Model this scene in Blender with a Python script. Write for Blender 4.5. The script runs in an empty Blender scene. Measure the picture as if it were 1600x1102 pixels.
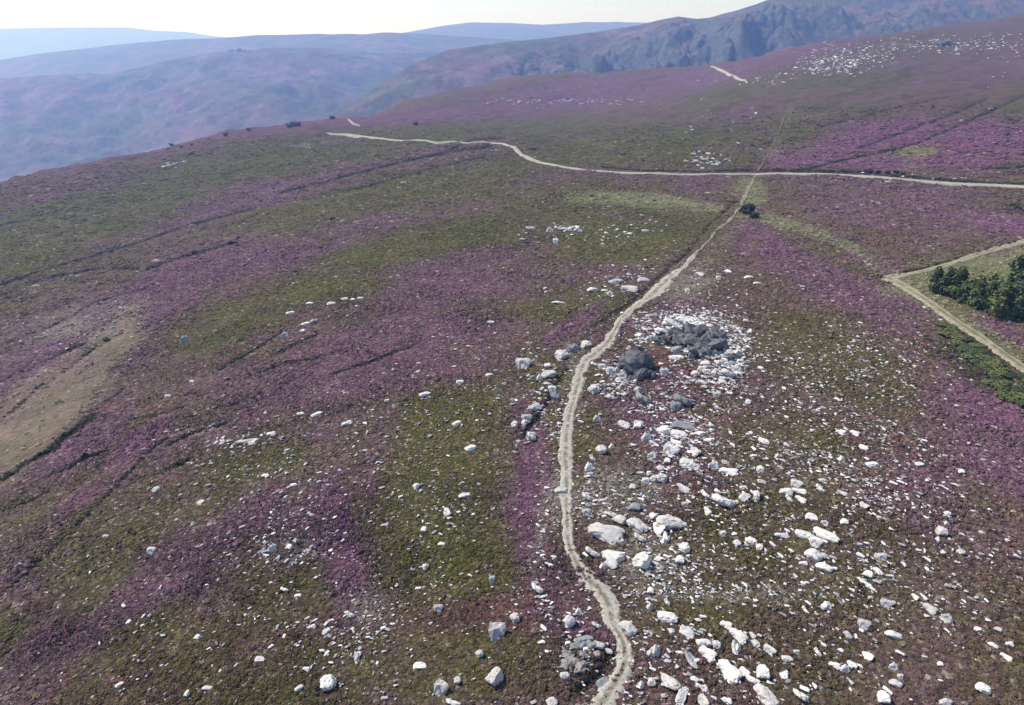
import bpy, bmesh, math, random
import numpy as np
from mathutils import Vector, Matrix, kdtree, noise as mnoise

random.seed(7)
RNG = np.random.default_rng(11)
R = math.radians
scene = bpy.context.scene
COL = scene.collection

# ------------------------------------------------------------------ camera frame
PW, PH, F = 1600.0, 1102.0, 1067.0
CAM_Z, PITCH = 40.0, R(24.3)
CP, SP = math.cos(PITCH), math.sin(PITCH)


def ray(u, v):
    xc = (np.asarray(u, float) - PW / 2) / F
    yc = (PH / 2 - np.asarray(v, float)) / F
    return xc, CP + yc * SP, -SP + yc * CP


def at_depth(u, v, Y):
    dx, dy, dz = ray(u, v)
    t = Y / dy
    return dx * t, Y, CAM_Z + dz * t


def project(X, Y, Z):
    z = np.asarray(Z, float) - CAM_Z
    d = Y * CP - z * SP
    d = np.maximum(d, 1e-3)
    up = Y * SP + z * CP
    return PW / 2 + F * X / d, PH / 2 - F * up / d


# ------------------------------------------------------------------ noise
def vnoise(x, y, seed=0):
    xi = np.floor(x).astype(np.int64)
    yi = np.floor(y).astype(np.int64)
    fx = x - xi
    fy = y - yi
    fx = fx * fx * fx * (fx * (fx * 6 - 15) + 10)
    fy = fy * fy * fy * (fy * (fy * 6 - 15) + 10)

    def h(a, b):
        n = (a * 374761393 + b * 668265263 + seed * 974634777) & 0x7FFFFFFF
        n = ((n ^ (n >> 13)) * 1274126177) & 0x7FFFFFFF
        n = n ^ (n >> 16)
        return (n & 0xFFFF) / 65535.0
    a = h(xi, yi); b = h(xi + 1, yi); c = h(xi, yi + 1); d = h(xi + 1, yi + 1)
    return (a * (1 - fx) + b * fx) * (1 - fy) + (c * (1 - fx) + d * fx) * fy


def fbm(x, y, scale, octv=4, seed=0, gain=0.5):
    x = np.asarray(x, float) / scale
    y = np.asarray(y, float) / scale
    s = 0.0; a = 1.0; t = 0.0
    for o in range(octv):
        ca, sa = math.cos(0.6 * o), math.sin(0.6 * o)
        s = s + a * vnoise(ca * x - sa * y + 17.3 * o, sa * x + ca * y - 9.1 * o, seed + o)
        t += a
        a *= gain
        x = x * 2.03; y = y * 2.03
    return s / t * 2 - 1


# ------------------------------------------------------------------ moor height
CTRL = [  # photo u, v and the forward distance of the ground seen there
    (800, 1102, 31.7), (0, 1102, 34.0), (1600, 1102, 31.2), (400, 1102, 32.3), (1200, 1102, 31.4),
    (800, 800, 52.2), (0, 800, 60), (1600, 800, 51.5), (350, 800, 54.5),
    (800, 640, 71), (300, 640, 78), (1350, 640, 70),
    (1050, 545, 89), (0, 540, 122), (1600, 540, 89), (500, 540, 97), (300, 560, 102),
    (800, 400, 141), (0, 400, 196), (1600, 400, 131), (400, 400, 158), (1200, 400, 134), (1390, 437, 117),
    (1168, 332, 176), (0, 330, 262), (1600, 330, 176), (500, 320, 212), (820, 320, 192),
    (1600, 292, 202), (1300, 275, 224), (1000, 270, 244), (800, 230, 312), (515, 210, 410), (660, 222, 350),
    (0, 286, 335), (100, 263, 360), (200, 240, 385), (300, 222, 410), (370, 207, 440), (450, 196, 470), (520, 186, 500),
    (250, 270, 330), (650, 182, 520), (700, 171, 570), (800, 160, 640), (900, 155, 660), (990, 150, 640),
    (1000, 210, 360), (1200, 200, 335), (1600, 200, 285), (1400, 230, 275),
    (600, 179, 700), (650, 165, 760), (700, 150, 820), (800, 127, 920), (930, 119, 960), (1040, 111, 930), (1110, 105, 900),
    (1080, 130, 680), (1160, 110, 640), (1180, 89, 800), (1250, 72, 800), (1300, 92, 600), (1370, 56, 780), (1600, 120, 430),
    (1480, 68, 640), (1600, 45, 720), (1450, 46, 900), (1600, 22, 1000),
]


def build_ctrl():
    P = []
    for u, v, Y in CTRL:
        x, y, z = at_depth(u, v, Y)
        P.append((float(x), float(y), float(z)))
    drops = [((0, 286, 335), .45), ((200, 240, 385), .42), ((370, 207, 440), .38), ((520, 186, 500), .3),
             ((650, 165, 760), .3), ((800, 127, 920), .25), ((930, 119, 960), .2), ((1110, 105, 900), .2),
             ((1370, 56, 780), .05)]
    for (u, v, Y), k in drops:
        x, y, z = (float(q) for q in at_depth(u, v, Y))
        P.append((x * 1.3, y * 1.3, z - k * .3 * Y))
        P.append((x * 1.9, y * 1.9, z - k * 1.0 * Y))
    for a, r, z in [(-62, 12, -.5), (-30, 10, -.2), (0, 10, 0), (30, 10, 0), (62, 12, 0), (-60, 45, -6), (-60, 110, -20),
                    (-60, 300, -52), (-60, 1000, -230), (60, 45, .5), (60, 110, 2.5), (60, 300, 22), (60, 900, 80),
                    (35, 1400, 85), (18, 1500, 10), (45, 1500, 100)]:
        P.append((r * math.sin(R(a)), r * math.cos(R(a)), z))
    return np.array(P)


CT = build_ctrl()


def lp(X, Y):
    return np.arctan2(X, Y) * 2.2, np.log(np.hypot(X, Y))


def tps_solve(P, lam=2e-4):
    a, b = lp(P[:, 0], P[:, 1])
    n = len(P)
    d2 = (a[:, None] - a) ** 2 + (b[:, None] - b) ** 2
    K = np.where(d2 > 0, .5 * d2 * np.log(d2 + 1e-12), 0) + lam * np.eye(n)
    Q = np.column_stack([np.ones(n), a, b])
    A = np.zeros((n + 3, n + 3))
    A[:n, :n] = K; A[:n, n:] = Q; A[n:, :n] = Q.T
    w = np.linalg.solve(A, np.concatenate([P[:, 2], np.zeros(3)]))
    return a, b, w


TA, TB, TW = tps_solve(CT)


def tps(X, Y):
    a, b = lp(X, Y)
    n = len(TA)
    out = TW[n] + TW[n + 1] * a + TW[n + 2] * b
    for i in range(n):
        d2 = (a - TA[i]) ** 2 + (b - TB[i]) ** 2 + 1e-9
        out = out + TW[i] * .5 * d2 * np.log(d2)
    return out


TH0, TH1, R0, R1 = R(-64), R(64), 9.0, 1700.0
NT, NR = 900, 820
th = np.linspace(TH0, TH1, NT)
lr = np.linspace(math.log(R0), math.log(R1), NR)
# coarse solve, then bilinear up: the sheet is smooth
cth = np.linspace(TH0, TH1, 225); clr = np.linspace(math.log(R0), math.log(R1), 205)
CTg, CRg = np.meshgrid(cth, clr, indexing='ij')
Zc = tps(np.exp(CRg) * np.sin(CTg), np.exp(CRg) * np.cos(CTg))


def bil(grid, t, l, t0, t1, l0, l1):
    nt, nr = grid.shape
    a = np.clip((t - t0) / (t1 - t0) * (nt - 1), 0, nt - 1.001)
    b = np.clip((l - l0) / (l1 - l0) * (nr - 1), 0, nr - 1.001)
    i = a.astype(int); j = b.astype(int)
    fa = a - i; fb = b - j
    return ((grid[i, j] * (1 - fb) + grid[i, j + 1] * fb) * (1 - fa)
            + (grid[i + 1, j] * (1 - fb) + grid[i + 1, j + 1] * fb) * fa)


TG, RG = np.meshgrid(th, lr, indexing='ij')
GX = np.exp(RG) * np.sin(TG); GY = np.exp(RG) * np.cos(TG)
GZ = bil(Zc, TG, RG, TH0, TH1, math.log(R0), math.log(R1))
GRr = np.exp(RG)
far_amp = np.clip(GRr / 150, .35, 3)
GZ = GZ + far_amp * (.75 * fbm(GX, GY, 34, 3, 3) + .28 * fbm(GX, GY, 7, 3, 5)) * np.clip((GRr - 12) / 20, 0, 1)
GZ = GZ + .10 * fbm(GX, GY, 1.6, 2, 8) + np.clip((GRr - 150) / 250, 0, 1) * (.55 * fbm(GX, GY, 5.5, 3, 12) + .9 * fbm(GX * .6 + GY * .8, GY * .25 - GX * .15, 6, 3, 14))


def hgt(X, Y):
    return bil(GZ, np.arctan2(X, Y), np.log(np.hypot(X, Y)), TH0, TH1, math.log(R0), math.log(R1))


YS = np.exp(np.linspace(math.log(14), math.log(1650), 700))


def ground(u, v, ymax=None):
    """World point where the sight line of photo pixel (u, v) first meets the moor."""
    u = np.atleast_1d(np.asarray(u, float)); v = np.atleast_1d(np.asarray(v, float))
    dx, dy, dz = ray(u, v)
    t = YS[None, :] / dy[:, None]
    X = dx[:, None] * t
    Z = CAM_Z + dz[:, None] * t
    Yb = np.broadcast_to(YS, X.shape)
    diff = Z - hgt(X, Yb)
    below = diff <= 0
    hit = below.any(1)
    k = np.where(hit, below.argmax(1), len(YS) - 1)
    k = np.clip(k, 1, None)
    rows = np.arange(len(u))
    d0 = diff[rows, k - 1]; d1 = diff[rows, k]
    f = np.clip(d0 / (d0 - d1 + 1e-9), 0, 1)
    Y = YS[k - 1] + f * (YS[k] - YS[k - 1])
    tt = Y / dy
    X = dx * tt
    return X, Y, hgt(X, Y), hit


def g1(u, v):
    X, Y, Z, hit = ground([u], [v])
    return Vector((float(X[0]), float(Y[0]), float(Z[0])))


def ppm(p):
    """photo pixels per metre at a point"""
    return F / (p[1] * CP - (p[2] - CAM_Z) * SP)


# ------------------------------------------------------------------ raise the two rock mounds a little
def mound(u, v, rad, up):
    global GZ
    p = g1(u, v)
    d2 = (GX - p.x) ** 2 + (GY - p.y) ** 2
    GZ = GZ + up * np.exp(-d2 / (2 * rad * rad))


mound(1085, 560, 4.5, 1.0)
mound(990, 590, 2.8, .7)

# ------------------------------------------------------------------ lines on the ground, in photo pixels
TRAIL = [(895, 1330, 66), (912, 1200, 62), (928, 1125, 58), (950, 1082, 50), (968, 1055, 40), (977, 1025, 31), (971, 1000, 27), (959, 979, 28), (951, 950, 38), (940, 926, 48), (918, 905, 38),
         (900, 880, 28), (888, 850, 22), (885, 800, 22), (885, 750, 25), (884, 700, 26), (888, 660, 25), (895, 630, 22),
         (905, 590, 22), (915, 566, 24), (932, 552, 30), (950, 535, 25), (962, 515, 17), (975, 495, 17), (1000, 475, 20),
         (1020, 460, 27), (1036, 444, 27), (1052, 430, 18), (1066, 420, 12), (1085, 400, 10), (1105, 380, 9.5), (1120, 360, 9),
         (1140, 345, 9), (1156, 325, 8), (1165, 305, 9), (1172, 290, 9), (1180, 276, 9)]
TRAIL_UP = [(1184, 268, 7), (1195, 250, 6), (1208, 228, 6), (1218, 205, 5), (1228, 182, 4)]
ROAD = [(1700, 299), (1600, 293), (1500, 289), (1420, 282), (1340, 276), (1250, 273), (1150, 273), (1080, 274), (1000, 272),
        (930, 268), (880, 262), (845, 255), (822, 246), (808, 236), (795, 229), (770, 225), (730, 225), (680, 224), (620, 220),
        (560, 214), (530, 211), (512, 209)]
FAR_ROAD = [(1110, 105, .5), (1122, 109, 2.6), (1135, 115, 3.4), (1148, 121, 3.4), (1158, 126, 2.2), (1168, 131, .5)]
BEND = [(544, 187, .6), (547, 190, 3), (550, 193, 4), (556, 196, 3), (563, 198, .5)]
ARM_LOW = [(1386, 436), (1420, 454), (1460, 480), (1500, 507), (1540, 534), (1575, 559), (1640, 602)]
ARM_UP = [(1386, 436), (1440, 425), (1480, 414), (1520, 402), (1560, 390), (1660, 360)]

DARK = [  # polyline, half width px, strength of trough, dark shrubs and painted scarp shade
    ([(230, 421), (270, 407), (320, 394), (370, 380)], 5, 1.0),
    ([(0, 463), (40, 445), (90, 430), (170, 418), (215, 420)], 4, .6), ([(0, 446), (60, 425), (110, 410), (200, 385), (300, 352), (400, 325)], 4, .6),
    ([(0, 750), (35, 725), (80, 700), (130, 660), (150, 648)], 9, 1.0),
    ([(80, 740), (105, 733), (130, 716), (165, 706)], 5, .9), ([(0, 800), (40, 785), (75, 768)], 4, .7),
    ([(0, 930), (60, 880), (130, 812), (190, 752), (240, 700), (262, 685)], 4, .7),
    ([(250, 740), (300, 718)], 4, .8), ([(262, 696), (310, 674), (358, 662)], 4, .9), ([(330, 640), (370, 632), (400, 620)], 3, .6),
    ([(200, 655), (245, 650), (295, 632)], 3, .7), ([(170, 625), (195, 607)], 4, .7),
    ([(345, 578), (400, 545), (440, 520)], 4, .8), ([(430, 552), (470, 533), (495, 522)], 4, .9), ([(520, 585), (575, 568), (655, 537)], 4, .7),
    ([(380, 590), (450, 565), (520, 553)], 4, .5),
    ([(0, 660), (30, 636), (60, 606), (110, 575), (150, 542), (190, 520)], 5, .7),
    ([(0, 600), (60, 570), (130, 540)], 5, .5), ([(0, 540), (80, 510), (150, 470), (240, 445)], 4, .4),
    ([(1240, 270), (1320, 250), (1380, 238), (1440, 222), (1500, 196), (1560, 168), (1620, 142)], 3, .9),
    ([(1340, 232), (1420, 204), (1480, 182), (1545, 154)], 3, .9), ([(1282, 198), (1330, 188), (1400, 168), (1480, 152)], 2.5, .7),
    ([(1245, 170), (1330, 165), (1420, 152), (1500, 140)], 2, .5), ([(1535, 264), (1640, 258)], 3, .9),
    ([(1120, 268), (1200, 267), (1300, 268), (1345, 270)], 3.5, .9), ([(1350, 272), (1440, 279), (1520, 285), (1650, 290)], 3, .9),
    ([(940, 262), (1000, 267), (1110, 269)], 2.5, .6),
    ([(440, 302), (540, 276), (620, 256), (700, 238), (770, 229)], 4, .7), ([(480, 312), (580, 290), (680, 262), (760, 245)], 4, .35),
    ([(1372, 434), (1400, 431), (1450, 417), (1500, 404), (1550, 391), (1640, 362)], 2.6, .9),
    ([(800, 690), (818, 720)], 3, .3), ([(700, 235), (740, 219), (790, 216)], 3, .7), ([(0, 352), (50, 342)], 2.5, .5),
    ([(760, 300), (800, 270)], 2, .3), ([(1500, 240), (1590, 225)], 2, .4), ([(1572, 250), (1575, 200), (1570, 165)], 2.5, .5),
    ([(930, 510), (990, 470), (1040, 425), (1075, 395), (1110, 350), (1150, 315)], 5, .5),
    ([(820, 680), (850, 640), (868, 605), (885, 580)], 8, .75), ([(845, 655), (858, 622), (872, 596)], 5, .8), ([(870, 560), (900, 545), (918, 535)], 6, .6), ([(868, 960), (885, 990), (900, 1008)], 7, .5),
    ([(1195, 345), (1260, 360), (1330, 385), (1385, 428)], 0.1, .0),
    ([(905, 1080), (938, 1052), (955, 1025)], 16, .8),
]

LITE = [([(1190, 342), (1225, 352), (1260, 361), (1330, 386), (1387, 430)], 5, 3.0), ([(890, 312), (960, 308), (1030, 312), (1085, 322), (1125, 328)], 6, 4.0),
        ([(905, 214), (955, 227), (1010, 242)], 2, 1.6), ([(1100, 420), (1130, 380), (1158, 345), (1178, 290)], 9, 1.4), ([(780, 300), (812, 268)], 2, 1.2),
        ([(1230, 190), (1290, 178)], 3, 1.0), ([(1205, 250), (1228, 190), (1236, 165)], 5, 1.0), ([(560, 235), (660, 226)], 1.5, .7)]


# old sunken tracks and small scarps: real troughs in the ground along the dark lines
def cut_scarps():
    global GZ
    U, V = project(GX, GY, GZ)
    k = F / np.maximum(GY * CP - (GZ - CAM_Z) * SP, 1)
    cut = np.zeros_like(GZ)
    for pts, hw, st in DARK:
        if st < .3: continue
        us = [p[0] for p in pts]; vs = [p[1] for p in pts]
        m = (U > min(us) - 30) & (U < max(us) + 30) & (V > min(vs) - 30) & (V < max(vs) + 30)
        if not m.any(): continue
        d = np.full(U.shape, 1e6)
        d[m] = seg_dist(U[m], V[m], pts) / hw
        dep = st * np.clip(.75 * hw / k, .35, 2.0)
        cut = np.maximum(cut, dep * np.exp(-d * d))
    GZ = GZ - cut


# cover blobs: u, v, ru, rv, tilt(deg, + = rising to the right), kind, weight
BLOBS = [
    (1330, 900, 220, 130, 0, 'p', .45), (1250, 1010, 260, 90, 0, 'b', .35), (1500, 880, 90, 160, 0, 'p', .5),
    (680, 830, 120, 70, 75, 'o', 2.2), (700, 700, 90, 70, 60, 'o', 1.4), (600, 660, 50, 40, 40, 'o', 1.2), (720, 900, 90, 40, 0, 'o', 1.0),
    (990, 366, 110, 34, 4, 'o', 3.0), (900, 470, 70, 25, 10, 'o', 1.5), (320, 515, 70, 30, 15, 'o', 2.2), (500, 460, 120, 26, 17, 'o', 1.9),
    (640, 395, 170, 30, 18, 'o', 2.0), (800, 330, 160, 30, 8, 'o', 1.6), (680, 285, 170, 20, 12, 'o', 1.7), (480, 330, 120, 22, 15, 'o', .9),
    (130, 335, 150, 28, 10, 'o', 2.2), (30, 400, 90, 30, 12, 'o', 1.8), (330, 265, 150, 25, 14, 'o', 1.7), (560, 240, 190, 18, 8, 'o', 1.7),
    (700, 205, 160, 14, 3, 'o', 1.2), (1000, 225, 160, 24, 4, 'o', 2.0), (1060, 248, 120, 14, -3, 'o', 1.5), (860, 200, 110, 18, 2, 'o', 1.2),
    (1240, 207, 28, 12, 0, 'o', 2.5), (1340, 125, 90, 16, 8, 'o', 1.5), (1200, 140, 90, 20, 8, 'o', 1.1), (1590, 165, 30, 30, 0, 'o', 1.0),
    (1435, 237, 30, 9, 8, 'y', 2.2), (1425, 256, 14, 8, 0, 'y', 1.0), (455, 930, 80, 34, 30, 'o', 1.0), (160, 860, 80, 60, 40, 'o', 1.4),
    (250, 1000, 120, 50, 20, 'o', .35), (420, 1060, 140, 50, 0, 'o', .45), (700, 1040, 160, 60, 0, 'o', .6), (330, 1010, 200, 60, 20, 'r', .35), (720, 960, 120, 40, 0, 'r', .4), (130, 950, 120, 60, 35, 'p', .7), (20, 980, 40, 40, 0, 'o', 1.2),
    (330, 770, 120, 40, 30, 'o', 1.0), (420, 740, 60, 20, 20, 'o', 1.0), (360, 625, 60, 20, 25, 'o', .8),
    (1480, 148, 130, 22, 8, 'b', 2.6), (1330, 120, 170, 26, 10, 'b', 2.2), (1300, 165, 130, 16, 8, 'o', 1.0), (1450, 100, 130, 16, 6, 'o', .9), (1000, 165, 200, 14, 5, 'b', 1.2), (1130, 150, 60, 16, 20, 'o', 1.4), (1560, 60, 80, 14, 0, 'b', 1.5), (1250, 960, 210, 60, 0, 'o', 0.54), (1180, 830, 120, 60, 20, 'o', 0.68), (1420, 900, 150, 80, 0, 'o', 0.50), (1450, 1050, 180, 60, 0, 'o', 0.50),
    (1180, 930, 140, 18, 0, 'o', 0.23), (1100, 950, 70, 25, -20, 'o', 0.54), (1200, 700, 80, 40, 0, 'o', 0.54), (1300, 560, 110, 50, -20, 'o', .8), (1550, 960, 60, 60, 0, 'o', 0.36),
    (1290, 395, 80, 12, -25, 'o', 1.2), (1370, 350, 60, 22, 0, 'b', 1.0), (880, 640, 60, 60, 60, 'o', .8), (930, 640, 40, 60, 90, 'b', .6),
    # purple
    (1370, 215, 90, 22, 12, 'm', 2.2), (1540, 222, 90, 28, 8, 'm', 2.4), (1400, 256, 150, 10, -3, 'm', 1.5), (1240, 250, 40, 14, 0, 'm', 1.4),
    (1190, 165, 60, 14, 8, 'p', 1.2), (1500, 120, 90, 20, 6, 'p', .8), (1330, 150, 60, 12, 0, 'p', .9),
    (530, 850, 26, 95, 0, 'p', 2.6), (545, 900, 30, 40, 0, 'm', 1.4), (480, 820, 60, 30, 30, 'p', 1.2), (826, 700, 22, 70, 12, 'p', 1.8), (820, 780, 24, 50, 0, 'm', 1.1), (832, 870, 26, 50, -10, 'p', 1.2),
    (400, 800, 60, 36, 30, 'p', 1.6), (270, 890, 90, 40, 35, 'p', 1.8), (70, 1030, 110, 40, 30, 'p', 1.7), (100, 700, 110, 26, 35, 'p', 1.5),
    (180, 730, 120, 20, 42, 'm', 1.6), (70, 580, 110, 38, 35, 'p', 2.2), (30, 640, 60, 25, 38, 'm', 1.4), (150, 480, 150, 26, 22, 'p', 1.0), (290, 430, 130, 26, 20, 'p', 1.9),
    (250, 490, 60, 46, 20, 'p', 1.8), (480, 390, 150, 18, 18, 'p', 1.3), (650, 350, 180, 14, 14, 'p', 1.1), (680, 440, 130, 40, 10, 'p', 1.6),
    (600, 560, 190, 50, 10, 'p', 1.2), (430, 610, 120, 40, 20, 'p', .9), (700, 520, 60, 40, 0, 'p', .9), (600, 690, 26, 50, 0, 'p', 1.0),
    (1300, 420, 140, 40, -18, 'p', 1.2), (1200, 380, 60, 20, -10, 'm', .9), (1420, 330, 160, 34, -8, 'p', 1.4), (1560, 345, 50, 14, -14, 'm', 2.0),
    (1350, 470, 110, 30, -25, 'p', 1.0), (1540, 680, 110, 60, -30, 'p', 1.6), (1560, 650, 90, 26, -26, 'm', 1.3), (1590, 760, 40, 60, 0, 'p', 1.0), (1450, 740, 90, 40, 0, 'p', .9),
    (905, 500, 60, 12, 35, 'm', 1.8), (1020, 500, 60, 12, 25, 'p', 1.2), (1010, 610, 60, 40, 0, 'p', 1.6), (1080, 590, 60, 14, 0, 'r', 1.6), (1040, 560, 20, 10, 0, 'r', 1.8),
    (1010, 660, 50, 30, 0, 'p', .9), (600, 190, 140, 8, 3, 'p', 1.4), (760, 175, 200, 10, 3, 'p', 1.8), (950, 140, 180, 16, 5, 'p', 2.0), (1100, 118, 70, 12, 8, 'p', 1.8),
    (1230, 88, 90, 12, 12, 'p', 1.6), (1500, 95, 130, 14, 5, 'p', 1.2), (240, 235, 160, 6, 13, 'p', 1.2), (420, 205, 80, 5, 10, 'p', 1.6), (560, 260, 200, 10, 12, 'p', 1.3),
    (380, 320, 120, 12, 15, 'p', 1.0), (100, 300, 90, 6, 12, 'p', .8), (880, 215, 30, 6, 0, 'p', 1.0), (560, 620, 20, 40, 0, 'b', .4),
    (760, 970, 140, 30, 5, 'r', .7), (1100, 290, 40, 10, 0, 'p', 1.2), (870, 960, 40, 60, 60, 'p', .8), (930, 1000, 40, 20, 0, 'p', 1.0),
    # bare, tan, grass
    (75, 628, 105, 36, 38, 't', 9), (140, 565, 85, 28, 42, 't', 7.0), (15, 690, 70, 36, 37, 't', 9), (185, 520, 55, 20, 48, 't', 4),
    (985, 312, 75, 9, -4, 'g', 7.0), (1080, 320, 45, 4, -12, 'g', 3.0), (1290, 372, 90, 7, -22, 'g', 1.4), (1220, 352, 30, 8, -25, 'g', 1.4), (1370, 424, 30, 8, -35, 'g', 1.0),
    (1470, 432, 80, 12, 16, 'g', 5.0), (1560, 412, 80, 12, 15, 'g', 5.0), (1440, 460, 30, 14, -30, 'g', 5.0), (1520, 505, 60, 12, -32, 'g', 4.0), (1580, 545, 40, 14, -30, 'g', 1.5),
    (1530, 445, 90, 30, -5, 'g', 4.0), (1530, 450, 80, 26, -10, 'o', 2.0), (1570, 520, 40, 10, -25, 'p', 2.2),
    (1175, 300, 16, 24, 60, 'g', 1.6), (1110, 385, 26, 40, 50, 'b', .8), (475, 228, 14, 3, 0, 'g', 2.5), (920, 222, 60, 4, -12, 'g', 1.0),
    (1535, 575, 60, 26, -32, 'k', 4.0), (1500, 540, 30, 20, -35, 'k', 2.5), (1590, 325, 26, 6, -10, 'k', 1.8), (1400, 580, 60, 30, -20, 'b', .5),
    (1480, 480, 20, 12, -20, 'g', 2.0), (1470, 475, 60, 14, -32, 'g', 4.0), (1530, 520, 60, 10, -32, 'g', 3.0),
    (845, 820, 9, 90, 0, 's', 1.3), (868, 770, 14, 40, 0, 's', 1.3), (560, 945, 40, 28, 0, 's', 1.0), (945, 770, 50, 36, 0, 's', .9), (1150, 925, 150, 10, 0, 's', .8), (480, 862, 50, 22, 0, 's', .7), (1010, 880, 50, 40, 0, 's', .7), (110, 500, 80, 22, 22, 's', .9), (335, 668, 40, 7, 12, 's', .9), (900, 600, 10, 60, 0, 's', .8), (1075, 450, 40, 30, 30, 's', .8), (60, 475, 100, 20, 20, 'b', .8), (320, 672, 45, 10, 15, 'k', .8),
]
PAL = {'p': (.124, .062, .104), 'm': (.148, .060, .130), 'o': (.074, .075, .019), 'y': (.17, .18, .05), 'b': (.094, .065, .046),
       't': (.205, .168, .118), 'k': (.026, .030, .018), 'g': (.185, .190, .098), 'r': (.125, .050, .050), 'd': (.020, .020, .020),
       's': (.270, .245, .220)}


def seg_dist(u, v, pts):
    best = np.full(u.shape, 1e9)
    for (x0, y0), (x1, y1) in zip(pts[:-1], pts[1:]):
        dx, dy = x1 - x0, y1 - y0
        t = np.clip(((u - x0) * dx + (v - y0) * dy) / (dx * dx + dy * dy + 1e-9), 0, 1)
        best = np.minimum(best, np.hypot(u - x0 - t * dx, v - y0 - t * dy))
    return best


cut_scarps()


def cover(X, Y, Z):
    """vegetation cover of the moor: albedo (n,3), dark of tall heath and painted scarp shade, bareness 0..1"""
    u, v = project(X, Y, Z)
    s = np.clip((v - 120) / 700, .13, 1)
    n1 = fbm(X, Y, 18, 3, 21); n2 = fbm(X, Y, 18, 3, 31)
    uw = u + 38 * s * n1
    vw = v + 26 * s * n2
    a1 = fbm(X, Y, 9, 4, 41); a2 = fbm(X, Y, 26, 4, 51); a3 = fbm(X, Y, 2.2, 3, 61); a4 = fbm(X * .5 + Y * .8, Y * .3 - X * .2, 12, 4, 66)
    W = {'p': .34 * np.exp(1.5 * a1 + .9 * a3), 'o': .30 * np.exp(1.2 * a2 - .9 * a3), 'b': .55 * np.exp(.8 * fbm(X, Y, 4, 3, 71))}
    for (bu, bv, ru, rv, rot, k, w) in BLOBS:
        c, q = math.cos(R(rot)), math.sin(R(rot))
        m = (np.abs(uw - bu) < 2.6 * max(ru, rv)) & (np.abs(vw - bv) < 2.6 * max(ru, rv))
        if not m.any():
            continue
        du, dv = (uw - bu, vw - bv) if k not in 'tgk' else (u + 9 * s * n1 - bu, v + 7 * s * n2 - bv)
        e = ((du * c - dv * q) / ru) ** 2 + ((du * q + dv * c) / rv) ** 2
        g = (2.1 if k == 'o' else 1.5 if k in 'pm' else 1.0) * w * np.exp(-e * e * .7) * np.clip(1 + (1.1 if k in 'pmy' else .8) * (a1 + .7 * a4 if k in 'pm' else -a1 - .5 * a4), .15, 2.2)
        W[k] = W.get(k, 0) + g
    dark = np.zeros_like(u)
    for pts, hw, st in DARK:
        if st <= 0:
            continue
        m = seg_dist(u + 2.0 * n2 * s * 3, v + 2.0 * n1 * s * 3, pts)
        dark = np.maximum(dark, st * np.exp(-(m / (.52 * hw)) ** 2 * 1.2))
    dark = dark * np.clip(1.0 + .9 * fbm(X, Y, 5, 2, 81), .25, 1.4)
    lite = np.zeros_like(u)
    for pts, hw, st in LITE:
        lite = np.maximum(lite, st * np.exp(-(seg_dist(u + 4 * s * n2, v + 4 * s * n1, pts) / hw) ** 2))
    W['g'] = W.get('g', 0) + .55 * lite * np.clip(1 + .9 * a3, .2, 2)
    W['k'] = W.get('k', 0) + dark * 6  # near-black along the lines: scarp shade painted into the cover, with dark shrubs
    tot = sum(W.values())
    colr = sum((np.asarray(w) / tot)[..., None] * np.array(PAL[k]) for k, w in W.items())
    bare = np.clip((W.get('t', 0) + .8 * W.get('g', 0)) / tot, 0, 1)
    green = np.clip((W['o'] + W.get('y', 0)) / tot, 0, 1)
    return colr, np.clip(dark, 0, 1), bare, green


# ------------------------------------------------------------------ generic helpers
def set_attr(me, name, kind, domain, data):
    a = me.attributes.new(name, kind, domain)
    key = {'FLOAT_COLOR': 'color', 'FLOAT_VECTOR': 'vector'}.get(kind, 'value')
    a.data.foreach_set(key, np.ascontiguousarray(data, dtype=np.int32 if kind == 'INT' else np.float32).ravel())


def np_mesh(name, verts, faces, mats=(), smooth=False):
    me = bpy.data.meshes.new(name)
    verts = np.asarray(verts, np.float32); faces = np.asarray(faces, np.int32)
    n = faces.shape[1]
    me.vertices.add(len(verts)); me.vertices.foreach_set('co', verts.ravel())
    me.loops.add(faces.size); me.loops.foreach_set('vertex_index', faces.ravel())
    me.polygons.add(len(faces))
    me.polygons.foreach_set('loop_start', np.arange(0, faces.size, n, dtype=np.int32))
    try:
        me.polygons.foreach_set('loop_total', np.full(len(faces), n, np.int32))
    except Exception:
        pass
    me.polygons.foreach_set('use_smooth', np.full(len(faces), smooth, bool))
    for m in mats:
        me.materials.append(m)
    me.update(calc_edges=True)
    return me


def link(name, me, parent=None):
    o = bpy.data.objects.new(name, me)
    COL.objects.link(o)
    if parent:
        o.parent = parent
    return o


def tag(o, label=None, cat=None, group=None, kind=None):
    if label: o['label'] = label
    if cat: o['category'] = cat
    if group: o['group'] = group
    if kind: o['kind'] = kind
    return o


def grid_faces(a, b):
    i = np.arange(a - 1)[:, None] * b + np.arange(b - 1)[None, :]
    i = i.ravel()
    return np.column_stack([i, i + b, i + b + 1, i + 1])


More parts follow.
